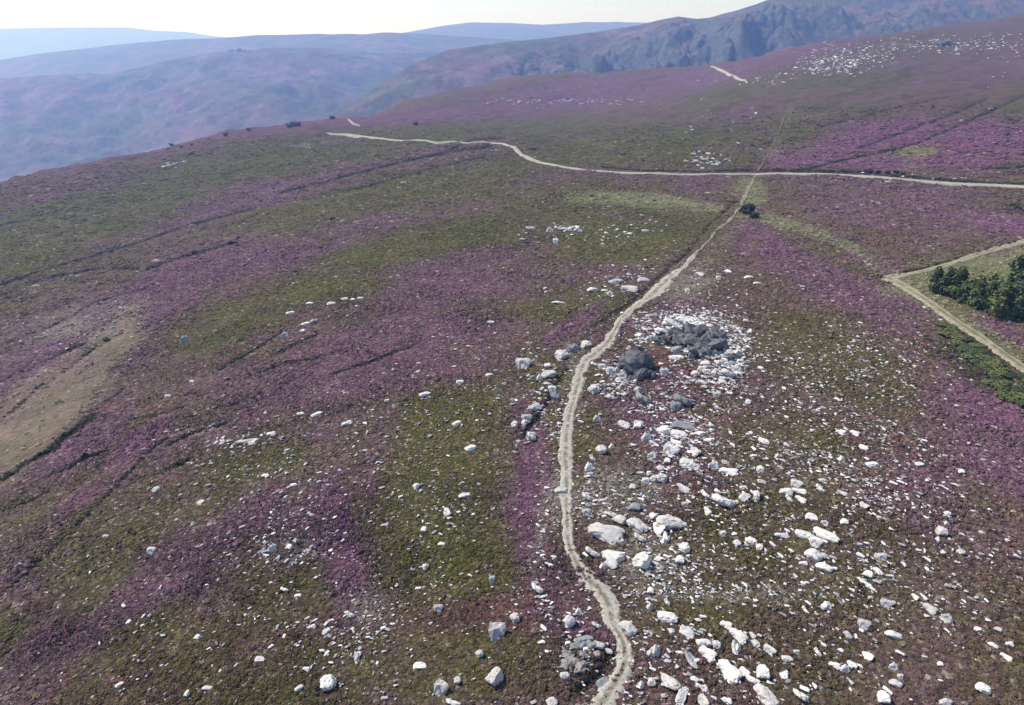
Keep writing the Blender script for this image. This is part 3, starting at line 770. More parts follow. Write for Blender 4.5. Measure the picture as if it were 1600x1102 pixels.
# u, v, width, height in the photo, tilt (+ = falling to the right), kind, tone, landmark label
TRACED = [
    c7(415, 430, 138, 66, 14, 's', 'l', 'big flat grey white slab close to the right edge of the path'),
    c7(443, 510, 88, 54, 22, 't', 'w', 'white triangular boulder just below the big flat slab'),
    c7(555, 533, 62, 62, 20, 'r', 'w', 'round whitish boulder alone between the big slab and the scattered heather stones'),
    c7(668, 385, 112, 56, 8, 'x', 'l', 'largest lilac grey tapering boulder right of the big flat slab'),
    c7(535, 395, 88, 48, 32, 's', 'l', 'bluish grey slab leaning between the big flat slab and the lilac boulder'),
    c7(875, 303, 76, 58, -4, 'a', 'w', 'chunky white block standing left of the arched white boulder'),
    c7(955, 290, 48, 26, -25, 's', 'w', 'white boulder with a dark hollow under it, right of the chunky white block'), c7(1000, 282, 24, 44, 10, 's', 'w', 0),
    c7(893, 192, 68, 30, 8, 's', 'w', 'white curved slab above the chunky white block'),
    c7(890, 965, 98, 56, 50, 's', 'w', 'longest white slab slanting down to the right near the bottom edge'),
    c7(661, 1005, 96, 48, 52, 'x', 'l', 'lilac white oblong boulder close to the bottom of the path on its right'),
    c7(735, 812, 64, 48, 40, 't', 'w', 'white wedge shaped boulder in the lower boulder trail'),
    c7(655, 755, 72, 36, 15, 's', 'w', 'white lens shaped slab topmost in the lower boulder trail'),
    c8(115, 1065, 100, 60, 45, 'x', 'l', 'big pale boulder cut by the bottom edge right of the longest slab'),
    c8(105, 972, 54, 50, 0, 'a', 'w', 'squarish white block near the bottom above the big pale boulder'),
    c8(350, 435, 92, 36, 38, 's', 'w', 'long white slab slanting in the right hand boulder chain'),
    c8(300, 512, 60, 46, 30, 's', 'w', 'white rounded slab lowest but one in the right hand boulder chain'),
    c8(575, 1070, 46, 42, 0, 'a', 'w', 'white block with a dark shaded side at the bottom right'),
    c8(960, 1032, 50, 36, 20, 's', 'w', 'pale slab in the heather at the lower right corner'),
    c8(612, 825, 60, 26, 12, 's', 'w', 'flat white slab alone in the heather of the lower right'),
    c6(1555, 610, 50, 48, 0, 'a', 'l', 'pale squarish boulder left of the path, uppermost of the pair there'),
    c6(1545, 752, 44, 50, 20, 'a', 'l', 'pale leaning boulder left of the path, lower of the pair there'),
    c6(1025, 770, 48, 42, 0, 'r', 'w', 'round white boulder alone at the bottom left'),
    c6(1380, 787, 36, 42, 30, 'a', 'l', 'grey white boulder between the round white boulder and the leaning pair'),
    c6(1312, 720, 38, 18, 0, 's', 'w', 0), c6(1430, 765, 22, 20, 0, 'r', 'l', 0), c6(1498, 683, 24, 20, 0, 'r', 'l', 0), c6(1418, 835, 46, 20, 0, 'a', 'w', 0),
    c7(550, 448, 50, 34, 10, 'a', 'l', 0), c7(620, 408, 50, 46, 20, 't', 'w', 0), c7(650, 445, 52, 26, -70, 'a', 'w', 0), c7(720, 488, 38, 36, 0, 'r', 'w', 0),
    c7(705, 535, 36, 30, 0, 'a', 'w', 0), c7(838, 165, 46, 36, 20, 'a', 'w', 0), c7(732, 157, 55, 42, 15, 's', 'w', 0), c7(668, 108, 52, 48, 30, 'a', 'w', 0), c7(760, 113, 48, 36, 55, 's', 'l', 0),
    c7(640, 32, 50, 36, 0, 'r', 'w', 0), c7(700, 45, 60, 34, 18, 's', 'w', 0), c7(715, 12, 80, 32, 12, 's', 'g', 'grey dark undercut boulder above the white rubble right of the path'), c7(575, 55, 46, 34, 0, 'a', 'l', 0),
    c7(598, 128, 38, 30, 20, 'a', 'w', 0), c7(630, 215, 46, 30, 0, 'r', 'l', 0), c7(600, 220, 26, 26, 0, 'r', 'l', 0), c7(572, 228, 28, 24, 0, 'a', 'w', 0), c7(715, 256, 66, 24, 42, 's', 'l', 0),
    c7(803, 280, 44, 28, 30, 'a', 'w', 0), c7(808, 345, 42, 24, 70, 's', 'l', 0), c7(397, 105, 40, 36, 0, 'r', 'l', 0), c7(352, 172, 42, 34, 0, 'a', 'w', 0), c7(365, 140, 34, 26, 30, 'a', 'l', 0),
    c7(530, 330, 52, 32, 0, 'a', 'g', 0), c7(598, 358, 40, 32, 30, 't', 'w', 0), c7(795, 857, 58, 26, 0, 's', 'w', 0), c7(845, 865, 36, 28, 35, 'r', 'l', 0), c7(808, 900, 66, 40, 28, 's', 'w', 0),
    c7(883, 790, 44, 26, 15, 's', 'w', 0), c7(928, 830, 72, 38, 38, 's', 'w', 0), c7(920, 875, 48, 42, 60, 't', 'w', 0), c7(748, 920, 60, 50, 30, 't', 'l', 0), c7(712, 1060, 76, 34, -52, 's', 'w', 0),
    c7(590, 1010, 34, 28, 60, 'r', 'w', 0), c7(555, 1020, 28, 25, 0, 'a', 'w', 0), c7(955, 970, 42, 22, 50, 's', 'w', 0), c7(982, 1000, 40, 20, 40, 's', 'w', 0), c7(890, 1085, 36, 30, 0, 't', 'w', 0), c7(800, 1035, 38, 24, 60, 'a', 'w', 0),
    c7(795, 1085, 44, 34, 70, 'a', 'l', 0), c7(760, 1000, 32, 18, 20, 's', 'w', 0), c7(612, 885, 46, 40, 0, 'a', 'l', 0), c7(670, 815, 34, 22, 60, 'a', 'l', 0), c7(500, 795, 70, 42, 40, 's', 'l', 'lilac grey slab hard against the right side of the lower path'),
    c7(275, 772, 52, 42, 90, 'r', 'l', 'lilac rounded boulder left of the lower path above the rocky ledge'), c7(330, 845, 70, 24, -10, 's', 'g', 0), c7(385, 866, 48, 22, 10, 's', 'l', 0), c7(255, 935, 38, 26, 90, 's', 'g', 0),
    c7(255, 985, 36, 24, 0, 's', 'l', 0), c7(405, 1010, 56, 24, -25, 's', 'g', 0), c7(290, 872, 40, 22, 0, 's', 'g', 0), c7(425, 890, 34, 18, 30, 's', 'l', 0), c7(150, 645, 42, 38, 0, 'a', 'w', 0), c7(205, 1088, 44, 32, 0, 'r', 'l', 0),
    c7(60, 760, 36, 32, 0, 'r', 'l', 0), c7(925, 470, 28, 24, 0, 'r', 'w', 0), c7(980, 460, 42, 22, 10, 's', 'w', 0), c7(1013, 486, 24, 24, 0, 'r', 'w', 0), c7(872, 434, 24, 22, 0, 'a', 'w', 0),
    c7(365, 506, 60, 34, 10, 'a', 'l', 0), c7(435, 548, 54, 34, 40, 's', 'l', 0), c7(405, 560, 30, 24, 0, 'a', 'w', 0), c7(880, 152, 30, 26, 0, 't', 'w', 0), c7(440, 93, 26, 20, 0, 'a', 'w', 0), c7(125, 52, 34, 30, 0, 'a', 'l', 0),
    c7(345, 290, 40, 34, 0, 'a', 'l', 0), c7(240, 262, 48, 26, 0, 's', 'l', 0), c7(470, 380, 60, 34, 20, 'a', 'l', 0), c7(440, 360, 34, 26, 0, 'a', 'l', 0), c7(340, 350, 34, 26, 0, 'a', 'l', 0), c7(655, 700, 30, 24, 40, 'a', 'w', 0),
    c7(590, 655, 26, 24, 0, 'a', 'w', 0), c7(1000, 862, 32, 22, 60, 's', 'w', 0), c7(985, 830, 30, 18, 50, 's', 'l', 0), c7(590, 715, 30, 24, 0, 'a', 'l', 0), c7(595, 895, 40, 26, 0, 'a', 'l', 0), c7(380, 790, 34, 26, 0, 'a', 'l', 0), c7(310, 735, 30, 24, 0, 'a', 'w', 0),
    c7(820, 70, 30, 22, 30, 'a', 'w', 0), c7(780, 45, 34, 22, 40, 'a', 'w', 0), c7(485, 10, 50, 26, 30, 's', 'l', 0), c7(540, 12, 36, 28, 0, 'a', 'w', 0), c7(600, 80, 24, 20, 0, 'a', 'w', 0), c7(655, 150, 26, 24, 0, 'a', 'w', 0), c7(690, 78, 40, 20, 30, 's', 'w', 0), c7(625, 180, 28, 22, 0, 'r', 'l', 0), c7(520, 252, 30, 24, 0, 'a', 'l', 0), c7(770, 175, 32, 30, 60, 'a', 'w', 0), c7(725, 320, 26, 20, 0, 'a', 'l', 0),
    c8(95, 185, 28, 22, 0, 'a', 'w', 0), c8(100, 228, 36, 20, 0, 't', 'w', 0), c8(28, 255, 26, 14, 0, 'a', 'w', 0), c8(235, 238, 42, 26, 20, 'a', 'w', 0), c8(195, 270, 46, 26, 0, 's', 'w', 0), c8(206, 297, 34, 26, 30, 'a', 'w', 0),
    c8(245, 268, 52, 20, 10, 's', 'w', 0), c8(250, 300, 44, 22, 35, 's', 'w', 0), c8(327, 258, 40, 30, 30, 'a', 'w', 0), c8(335, 226, 28, 14, 0, 's', 'w', 0), c8(412, 275, 40, 16, 35, 's', 'l', 0), c8(498, 322, 40, 24, 40, 't', 'l', 0),
    c8(293, 368, 42, 26, 15, 's', 'w', 0), c8(347, 393, 34, 26, 45, 'a', 'w', 0), c8(422, 388, 30, 24, 0, 'a', 'w', 0), c8(178, 441, 56, 20, 0, 's', 'w', 0), c8(265, 435, 64, 28, 25, 's', 'w', 0), c8(310, 465, 44, 38, 30, 'a', 'w', 0),
    c8(262, 550, 32, 14, 0, 's', 'w', 0), c8(342, 562, 58, 28, 20, 's', 'w', 'white slab lowest in the right hand boulder chain'), c8(338, 520, 32, 20, 0, 'a', 'l', 0), c8(565, 525, 46, 30, 0, 'a', 'l', 0), c8(550, 578, 42, 22, 65, 's', 'w', 0),
    c8(515, 592, 40, 26, 20, 'a', 'w', 0), c8(505, 630, 48, 20, 40, 's', 'w', 0), c8(490, 612, 30, 20, 0, 'a', 'w', 0), c8(355, 710, 54, 28, -10, 'a', 'w', 0), c8(270, 732, 34, 22, 40, 'a', 'w', 0), c8(497, 785, 44, 32, 20, 'a', 'l', 0),
    c8(432, 825, 40, 20, 70, 's', 'l', 0), c8(408, 890, 28, 16, 40, 'a', 'w', 0), c8(512, 908, 38, 28, 20, 't', 'w', 0), c8(15, 832, 46, 38, 50, 's', 'l', 0), c8(75, 860, 36, 22, 50, 'a', 'l', 0), c8(130, 885, 44, 26, 40, 'a', 'w', 0),
    c8(8, 877, 30, 28, 0, 'a', 'w', 0), c8(198, 920, 42, 20, 10, 's', 'w', 0), c8(235, 895, 24, 14, 0, 'a', 'w', 0), c8(318, 895, 36, 24, 50, 'a', 'w', 0), c8(382, 947, 40, 20, 15, 's', 'w', 0), c8(427, 958, 40, 28, 20, 'a', 'w', 0),
    c8(452, 942, 36, 20, 45, 's', 'w', 0), c8(32, 972, 46, 22, 55, 's', 'w', 0), c8(185, 980, 36, 32, 0, 't', 'w', 0), c8(75, 1008, 34, 18, 30, 's', 'w', 0), c8(252, 1060, 46, 42, 0, 'a', 'w', 0), c8(615, 950, 38, 28, 30, 'a', 'w', 0),
    c8(620, 1015, 44, 24, 25, 's', 'l', 0), c8(640, 990, 22, 16, 0, 'a', 'w', 0), c8(815, 1090, 48, 26, 0, 'r', 'l', 0), c8(752, 725, 52, 32, 50, 's', 'l', 0), c8(822, 762, 46, 36, 60, 'a', 'l', 0), c8(585, 705, 42, 28, 20, 'a', 'l', 0),
    c8(800, 425, 42, 36, 0, 'a', 'l', 0), c8(873, 505, 28, 22, 0, 'r', 'l', 0), c8(822, 355, 26, 18, 0, 's', 'w', 0), c8(820, 393, 24, 16, 0, 'a', 'w', 0), c8(412, 142, 34, 24, 0, 'a', 'w', 0), c8(527, 163, 46, 22, 0, 's', 'w', 0),
    c8(460, 42, 36, 22, 30, 's', 'w', 0), c8(405, 40, 32, 18, 20, 's', 'w', 0), c8(108, 72, 42, 20, 25, 's', 'w', 0), c8(68, 130, 28, 12, 0, 's', 'w', 0), c8(165, 130, 26, 18, 0, 'a', 'l', 0), c8(497, 97, 34, 20, 50, 's', 'w', 0),
    c8(712, 163, 32, 14, 0, 's', 'w', 0), c8(877, 192, 24, 18, 0, 'a', 'w', 0), c8(1095, 523, 22, 20, 0, 'a', 'w', 0), c8(1020, 808, 36, 20, 30, 'a', 'l', 0), c8(1000, 868, 34, 18, 40, 's', 'w', 0), c8(1050, 915, 40, 20, 40, 's', 'w', 0), c8(940, 805, 24, 14, 0, 's', 'w', 0), c8(1065, 865, 28, 16, 0, 's', 'w', 0), c8(795, 942, 22, 16, 0, 'a', 'w', 0), c8(695, 680, 28, 18, 50, 's', 'w', 0),
    c6(812, 700, 28, 14, 0, 's', 'w', 0), c6(935, 790, 26, 14, -30, 's', 'w', 0), c6(648, 790, 30, 12, 0, 's', 'w', 0), c6(585, 808, 16, 18, 0, 'a', 'w', 0), c6(375, 780, 24, 14, -30, 's', 'w', 0), c6(957, 732, 22, 12, 0, 's', 'w', 0),
    c6(975, 600, 24, 12, -20, 's', 'w', 0), c6(1020, 612, 28, 16, -40, 's', 'w', 0), c6(1097, 560, 24, 22, 0, 'a', 'l', 0), c6(1115, 690, 40, 16, 80, 'a', 'l', 0), c6(618, 632, 22, 14, 0, 'a', 'w', 0), c6(890, 482, 26, 14, 0, 'a', 'w', 0),
    c6(932, 502, 20, 12, 0, 's', 'w', 0), c6(1328, 412, 20, 18, 0, 'r', 'w', 0), c6(1300, 160, 20, 18, 0, 'r', 'w', 0), c6(1452, 187, 38, 16, -12, 's', 'w', 0), c6(1470, 40, 36, 18, -20, 's', 'w', 0), c6(1398, 242, 26, 20, 60, 'a', 'w', 0),
    c6(1325, 295, 22, 18, 0, 'a', 'w', 0), c6(973, 248, 24, 18, 0, 'a', 'l', 0), c6(855, 350, 28, 24, 0, 'a', 'w', 0), c6(905, 350, 24, 16, 0, 'a', 'w', 0), c6(475, 360, 22, 20, 0, 'a', 'w', 0), c6(62, 407, 22, 18, 0, 'a', 'w', 0),
    c6(490, 170, 22, 20, 0, 'r', 'w', 0), c6(829, 126, 22, 10, 0, 's', 'w', 0), c6(628, 210, 22, 12, -45, 's', 'w', 0), c6(332, 318, 16, 12, 0, 'a', 'w', 0), c6(1380, 340, 22, 12, 0, 's', 'w', 0), c6(1538, 450, 18, 20, 0, 'a', 'l', 0), c6(1370, 540, 28, 20, 0, 'a', 'l', 0),
    c3(908, 418, 26, 12, -15, 's', 'w', 0), c3(968, 388, 22, 9, 0, 's', 'w', 0), c3(1036, 388, 26, 12, -15, 's', 'w', 0), c3(1078, 374, 20, 10, 0, 's', 'w', 0), c3(1102, 376, 14, 9, 0, 's', 'w', 0), c3(1126, 372, 18, 9, 0, 's', 'w', 0),
    c3(955, 452, 26, 12, -20, 's', 'w', 0), c3(983, 443, 24, 16, -50, 'a', 'w', 0), c3(948, 475, 22, 14, 0, 'a', 'w', 0), c3(893, 486, 26, 18, 0, 'a', 'l', 0), c3(580, 498, 26, 24, 0, 'a', 'l', 0), c3(526, 680, 16, 12, 0, 'a', 'w', 0), c3(600, 633, 16, 10, 0, 's', 'w', 0),
    c3(848, 797, 26, 15, -10, 's', 'w', 0), c3(990, 735, 36, 14, -22, 's', 'w', 0), c3(940, 733, 22, 10, 0, 's', 'w', 0), c3(1085, 763, 34, 14, -25, 's', 'w', 0), c3(1328, 672, 36, 14, -12, 's', 'w', 0), c3(1438, 636, 22, 16, 0, 'a', 'w', 0), c3(1527, 612, 26, 12, -10, 's', 'w', 0),
    c3(1427, 763, 34, 16, -30, 's', 'w', 0), c3(1535, 447, 20, 10, 0, 's', 'w', 0), c3(775, 820, 60, 16, -12, 's', 'l', 0),
    c4(425, 420, 58, 28, -8, 's', 'l', 0), c4(330, 452, 46, 24, -8, 's', 'w', 0), c4(380, 457, 28, 12, 0, 's', 'w', 0), c4(404, 468, 28, 18, 0, 'a', 'w', 0), c4(482, 448, 66, 34, 6, 's', 'l', 'flat grey white boulder by the path bend above the dark outcrop'), c4(538, 412, 44, 22, 0, 's', 'l', 0),
    c4(190, 506, 52, 13, 0, 's', 'w', 0), c4(158, 208, 36, 24, 0, 'a', 'w', 0), c4(190, 203, 30, 20, 0, 'a', 'w', 0), c4(75, 200, 36, 14, 0, 's', 'w', 0), c4(280, 213, 22, 13, 0, 'a', 'w', 0), c4(240, 208, 20, 13, 0, 'a', 'w', 0), c4(180, 255, 22, 24, 0, 'a', 'w', 0), c4(545, 212, 26, 14, 0, 's', 'w', 0),
    c4(205, 720, 50, 48, -20, 'a', 'l', 'pale split rock left of the path above its middle bend'), c4(255, 695, 50, 44, -20, 'a', 'g', 0), c4(305, 678, 46, 34, -15, 'a', 'l', 0), c4(47, 755, 58, 46, 0, 'a', 'l', 'pale mound shaped boulder out left of the middle bend of the path'), c4(150, 796, 70, 32, -18, 's', 'l', 0), c4(115, 812, 30, 26, 0, 'a', 'w', 0),
    c4(145, 765, 28, 22, 0, 'r', 'w', 0), c4(165, 860, 34, 24, 0, 'a', 'w', 0), c4(180, 885, 60, 48, 30, 'a', 'g', 0), c4(95, 935, 62, 30, -25, 's', 'l', 0), c4(60, 980, 40, 32, 0, 'a', 'l', 0), c4(50, 1000, 24, 26, 0, 'r', 'w', 0), c4(10, 1005, 26, 28, 0, 'r', 'w', 0), c4(80, 1055, 36, 34, 0, 'a', 'w', 0),
    c4(848, 406, 18, 20, 0, 'a', 'w', 0), c4(885, 378, 30, 15, 30, 's', 'w', 0), c4(970, 402, 36, 18, 0, 's', 'w', 0), c4(1005, 427, 32, 12, 0, 's', 'w', 0), c4(720, 455, 40, 18, -60, 's', 'l', 0), c4(770, 390, 36, 18, 20, 's', 'l', 0),
    c4(335, 862, 46, 40, 0, 'r', 'l', 'rounded lilac grey boulder between the path and the small dark outcrop'), c4(515, 865, 30, 28, 0, 'r', 'l', 0), c4(540, 900, 54, 56, 0, 'a', 'g', 'grey block standing just below the small dark outcrop'), c4(700, 905, 64, 60, 0, 'a', 'g', 0), c4(625, 790, 34, 28, 0, 'a', 'l', 0),
    c4(520, 1005, 36, 30, 0, 'a', 'w', 0), c4(460, 1005, 50, 28, 25, 's', 'l', 0), c4(370, 770, 30, 26, 0, 'a', 'w', 0), c4(405, 785, 34, 32, 0, 'a', 'w', 0), c4(385, 750, 30, 20, 0, 'a', 'l', 0), c4(340, 760, 30, 24, 0, 'a', 'w', 0),
    c4(800, 790, 30, 22, 0, 'a', 'w', 0), c4(750, 798, 32, 24, 0, 'r', 'w', 0), c4(840, 935, 36, 28, 20, 'a', 'l', 0), c4(968, 915, 22, 22, 0, 'r', 'w', 0), c4(410, 895, 36, 30, 0, 'a', 'l', 0), c4(350, 980, 40, 26, 0, 'a', 'l', 0),
    cc(240, 335, 90, 60, 20, 'a', 'w', 0), cc(330, 365, 80, 50, 0, 'a', 'w', 0), cc(600, 470, 110, 70, -15, 'a', 'l', 0), cc(590, 540, 130, 50, 5, 's', 'w', 0), cc(430, 290, 120, 60, -25, 's', 'l', 0), cc(870, 600, 110, 50, 0, 'a', 'w', 0), cc(840, 650, 70, 50, 0, 'a', 'w', 0),
    cc(1090, 500, 100, 80, 0, 'a', 'l', 0), cc(1170, 500, 90, 80, 40, 'a', 'l', 0), cc(1090, 400, 90, 60, 30, 'a', 'l', 0), cc(1090, 690, 110, 90, 0, 'a', 'w', 'bright white block at the lower right end of the large dark outcrop'), cc(1180, 660, 80, 80, 30, 'a', 'w', 0), cc(1120, 750, 60, 60, 0, 't', 'w', 0),
    cc(1010, 600, 90, 50, 0, 'a', 'l', 0), cc(950, 690, 60, 40, 0, 'a', 'w', 0), cc(500, 220, 90, 60, 0, 'a', 'w', 0), cc(620, 150, 110, 50, 0, 'a', 'w', 0), cc(730, 180, 90, 60, 20, 'a', 'w', 0), cc(960, 300, 80, 60, 30, 'a', 'l', 0), cc(980, 900, 70, 50, 0, 'a', 'l', 0), cc(590, 1010, 90, 90, 0, 'a', 'g', 0), cc(520, 930, 60, 50, 0, 'a', 'l', 0), cc(30, 660, 70, 60, 0, 'a', 'l', 0), cc(90, 720, 90, 60, 20, 'a', 'l', 0),
]

BOULDERS = []
CLEAR = []     # (x, y, radius) that heather keeps out of


def add_boulder(u, v, w, h, tilt, kind, tone, label=None, tall=1.0):
    p = g1(u, v + h * .30)
    k = ppm(p)
    L = max(w / k, .12) * 1.12; S = max(h / k, .1) * 1.22
    dirx, diry = math.cos(R(tilt)), math.sin(R(tilt))
    # direction of the long axis on the ground: down the picture means towards the camera
    dep = math.atan2(CAM_Z - p.z, p.y)
    wx, wy = dirx, -diry / max(.45, math.sin(dep))
    ang = math.atan2(wy, wx) - math.atan2(p.x, p.y) * .6 * 0
    D = S * .95 if abs(tilt) < 60 else S * .9
    if abs(tilt) >= 30:
        D = S * .92
    else:
        D = S * 1.05
    hz = {'s': .66, 'r': .9, 'a': .85, 't': .75, 'x': .8}[kind] * S * tall
    hz = max(hz, .16)
    me = random.choice(ROCKS[(kind, tone)])
    o = link('boulder' if L > .8 else 'stone', me)
    o.location = (p.x, p.y, p.z + hz * .20 + .06)
    o.scale = (L, D, hz)
    o.rotation_euler = (random.uniform(-.1, .1), random.uniform(-.1, .1), ang)
    if kind in 'tx':   # narrow end chosen by turning half the time
        o.scale = (D, L, hz); o.rotation_euler.z += math.pi / 2 * random.choice((1, -1))
    CLEAR.append((p.x, p.y, max(L, D) * .35))
    BOULDERS.append(dict(o=o, u=u, v=v, L=L, kind=kind, tone=tone, label=label or None))
    return o


for row in TRACED:
    add_boulder(*row)

# ------------------------------------------------------------------ dark outcrops: blocks fused into one weathered mass
def outcrop(name, blocks, mat, label, u, v, voxel=.09, seed=1):
    rr = random.Random(seed)
    bm = bmesh.new()
    base = g1(u, v)
    more = []
    for (bu, bv, w, h, up) in blocks:
        more.append((bu, bv, w * 1.05, h, up * 1.2))
        for _ in range(6):
            q = rr.uniform(.25, .55)
            more.append((bu + rr.uniform(-.5, .5) * w, bv + rr.uniform(-.5, .5) * h * .8, w * q, h * q, up * rr.uniform(.5, 1.25)))
    for (bu, bv, w, h, up) in more:
        p = g1(bu, bv)
        k = ppm(p)
        W = w / k; H = h / k
        tmp = bmesh.new()
        for _ in range(13):
            q = Vector((rr.gauss(0, 1), rr.gauss(0, 1), rr.gauss(0, 1))).normalized()
            tmp.verts.new(Vector([math.copysign(abs(c) ** .7, c) for c in q]) * rr.uniform(.8, 1.08))
        bmesh.ops.convex_hull(tmp, input=tmp.verts)
        bmesh.ops.delete(tmp, geom=[x for x in tmp.verts if not x.link_faces], context='VERTS')
        M = (Matrix.Translation((p.x - base.x, p.y - base.y, p.z - base.z + up * rr.uniform(.15, .5)))
             @ Matrix.Rotation(.4 + rr.uniform(-.9, .9), 4, 'Z') @ Matrix.Rotation(.35 + rr.uniform(-.3, .3), 4, 'Y') @ Matrix.Rotation(rr.uniform(-.4, .4), 4, 'X')
             @ Matrix.Diagonal((W * .55, W * rr.uniform(.25, .45), max(.25, up * rr.uniform(.3, .7)), 1)))
        tmp.transform(M)
        m2 = bpy.data.meshes.new('block'); tmp.to_mesh(m2); tmp.free()
        bm.from_mesh(m2); bpy.data.meshes.remove(m2)
        CLEAR.append((p.x, p.y, W * .5))
    me = bpy.data.meshes.new(name); bm.to_mesh(me); bm.free()
    o = link(name, me)
    md = o.modifiers.new('fuse', 'REMESH'); md.mode = 'VOXEL'; md.voxel_size = voxel
    dg = bpy.context.evaluated_depsgraph_get()
    me2 = bpy.data.meshes.new_from_object(o.evaluated_get(dg))
    o.modifiers.clear()
    o.data = me2
    n = len(me2.vertices)
    co = np.empty(n * 3, np.float32); me2.vertices.foreach_get('co', co); co = co.reshape(-1, 3)
    no = np.empty(n * 3, np.float32); me2.vertices.foreach_get('normal', no); no = no.reshape(-1, 3)
    d = .13 * fbm(co[:, 0] + .6 * co[:, 2], co[:, 1] - .8 * co[:, 2], .8, 4, seed) - .16 * np.exp(-(fbm(co[:, 0] * 1.1 + co[:, 2], co[:, 1] - co[:, 2], 1.3, 3, seed + 5) / .09) ** 2)
    d = d * np.clip(voxel / .09, 1, 3)
    me2.vertices.foreach_set('co', (co + no * d[:, None]).astype(np.float32).ravel())
    me2.materials.clear(); me2.materials.append(mat)
    me2.polygons.foreach_set('use_smooth', np.zeros(len(me2.polygons), bool))
    me2.update()
    o.location = base
    return tag(o, label, 'rock outcrop')


def cb(rows): return [(960 + x / 6.12, 470 + y / 6.12, w / 6.12, h / 6.12, up) for x, y, w, h, up in rows]


outcrop('rock_outcrop', cb([(620, 360, 190, 90, 1.3), (520, 410, 200, 80, .9), (740, 340, 190, 100, 1.9), (860, 350, 200, 110, 2.0), (980, 390, 190, 110, 1.8), (720, 430, 180, 100, 1.5),
                            (850, 450, 200, 110, 1.6), (960, 470, 200, 110, 1.5), (780, 520, 190, 90, 1.1), (890, 520, 180, 90, 1.0), (720, 540, 120, 70, .7), (1030, 440, 120, 90, 1.3), (820, 430, 400, 190, 1.3), (640, 380, 330, 130, 1.0), (420, 390, 150, 60, .8), (640, 420, 200, 100, 1.4), (930, 420, 210, 110, 1.7),
                            (1090, 570, 110, 60, .6)]),
        M_DARK, 'large dark craggy rock outcrop ringed by white stones right of the path', 1090, 560, seed=3)
outcrop('rock_outcrop', cb([(205, 650, 270, 240, 1.7), (200, 570, 220, 130, 2.1), (130, 620, 180, 110, 1.4), (260, 640, 210, 130, 1.9), (170, 690, 200, 110, 1.3), (290, 710, 170, 110, 1.3), (230, 740, 170, 80, .9), (110, 560, 120, 90, 1.2), (310, 650, 120, 110, 1.4)]),
        M_DARK, 'small dark rounded rock outcrop beside the bend of the path', 990, 585, seed=6)
outcrop('rock_outcrop', cb([(560, 240, 200, 90, .8), (660, 210, 220, 90, .9), (780, 230, 200, 90, .8), (470, 310, 180, 80, .7), (880, 270, 160, 80, .8), (600, 290, 180, 70, .9), (700, 275, 160, 60, .9)]),
        M_BLEACH, 'bleached white bedrock crest behind the large dark outcrop', 1065, 518, seed=8)
outcrop('rock_outcrop', [(886, 1022, 16, 10, .18), (905, 1012, 18, 10, .2), (926, 1010, 18, 10, .18), (898, 1036, 16, 12, .2), (914, 1026, 18, 12, .2), (884, 1042, 18, 12, .22), (905, 1050, 20, 12, .22), (934, 1024, 16, 10, .24), (912, 1040, 20, 12, .22), (893, 1030, 18, 10, .22)],
        M_LEDGE, 'pale grey rock ledge breaking out left of the lowest path bend', 912, 1042, seed=19)
outcrop('rock_outcrop', [(1468, 72, 14, 8, 2.2), (1478, 69, 16, 9, 2.6), (1490, 71, 12, 8, 1.8), (1474, 76, 16, 6, 1.4)], M_GREY, 'grey crag standing among white stones high on the right slope', 1478, 73, voxel=.4, seed=12)

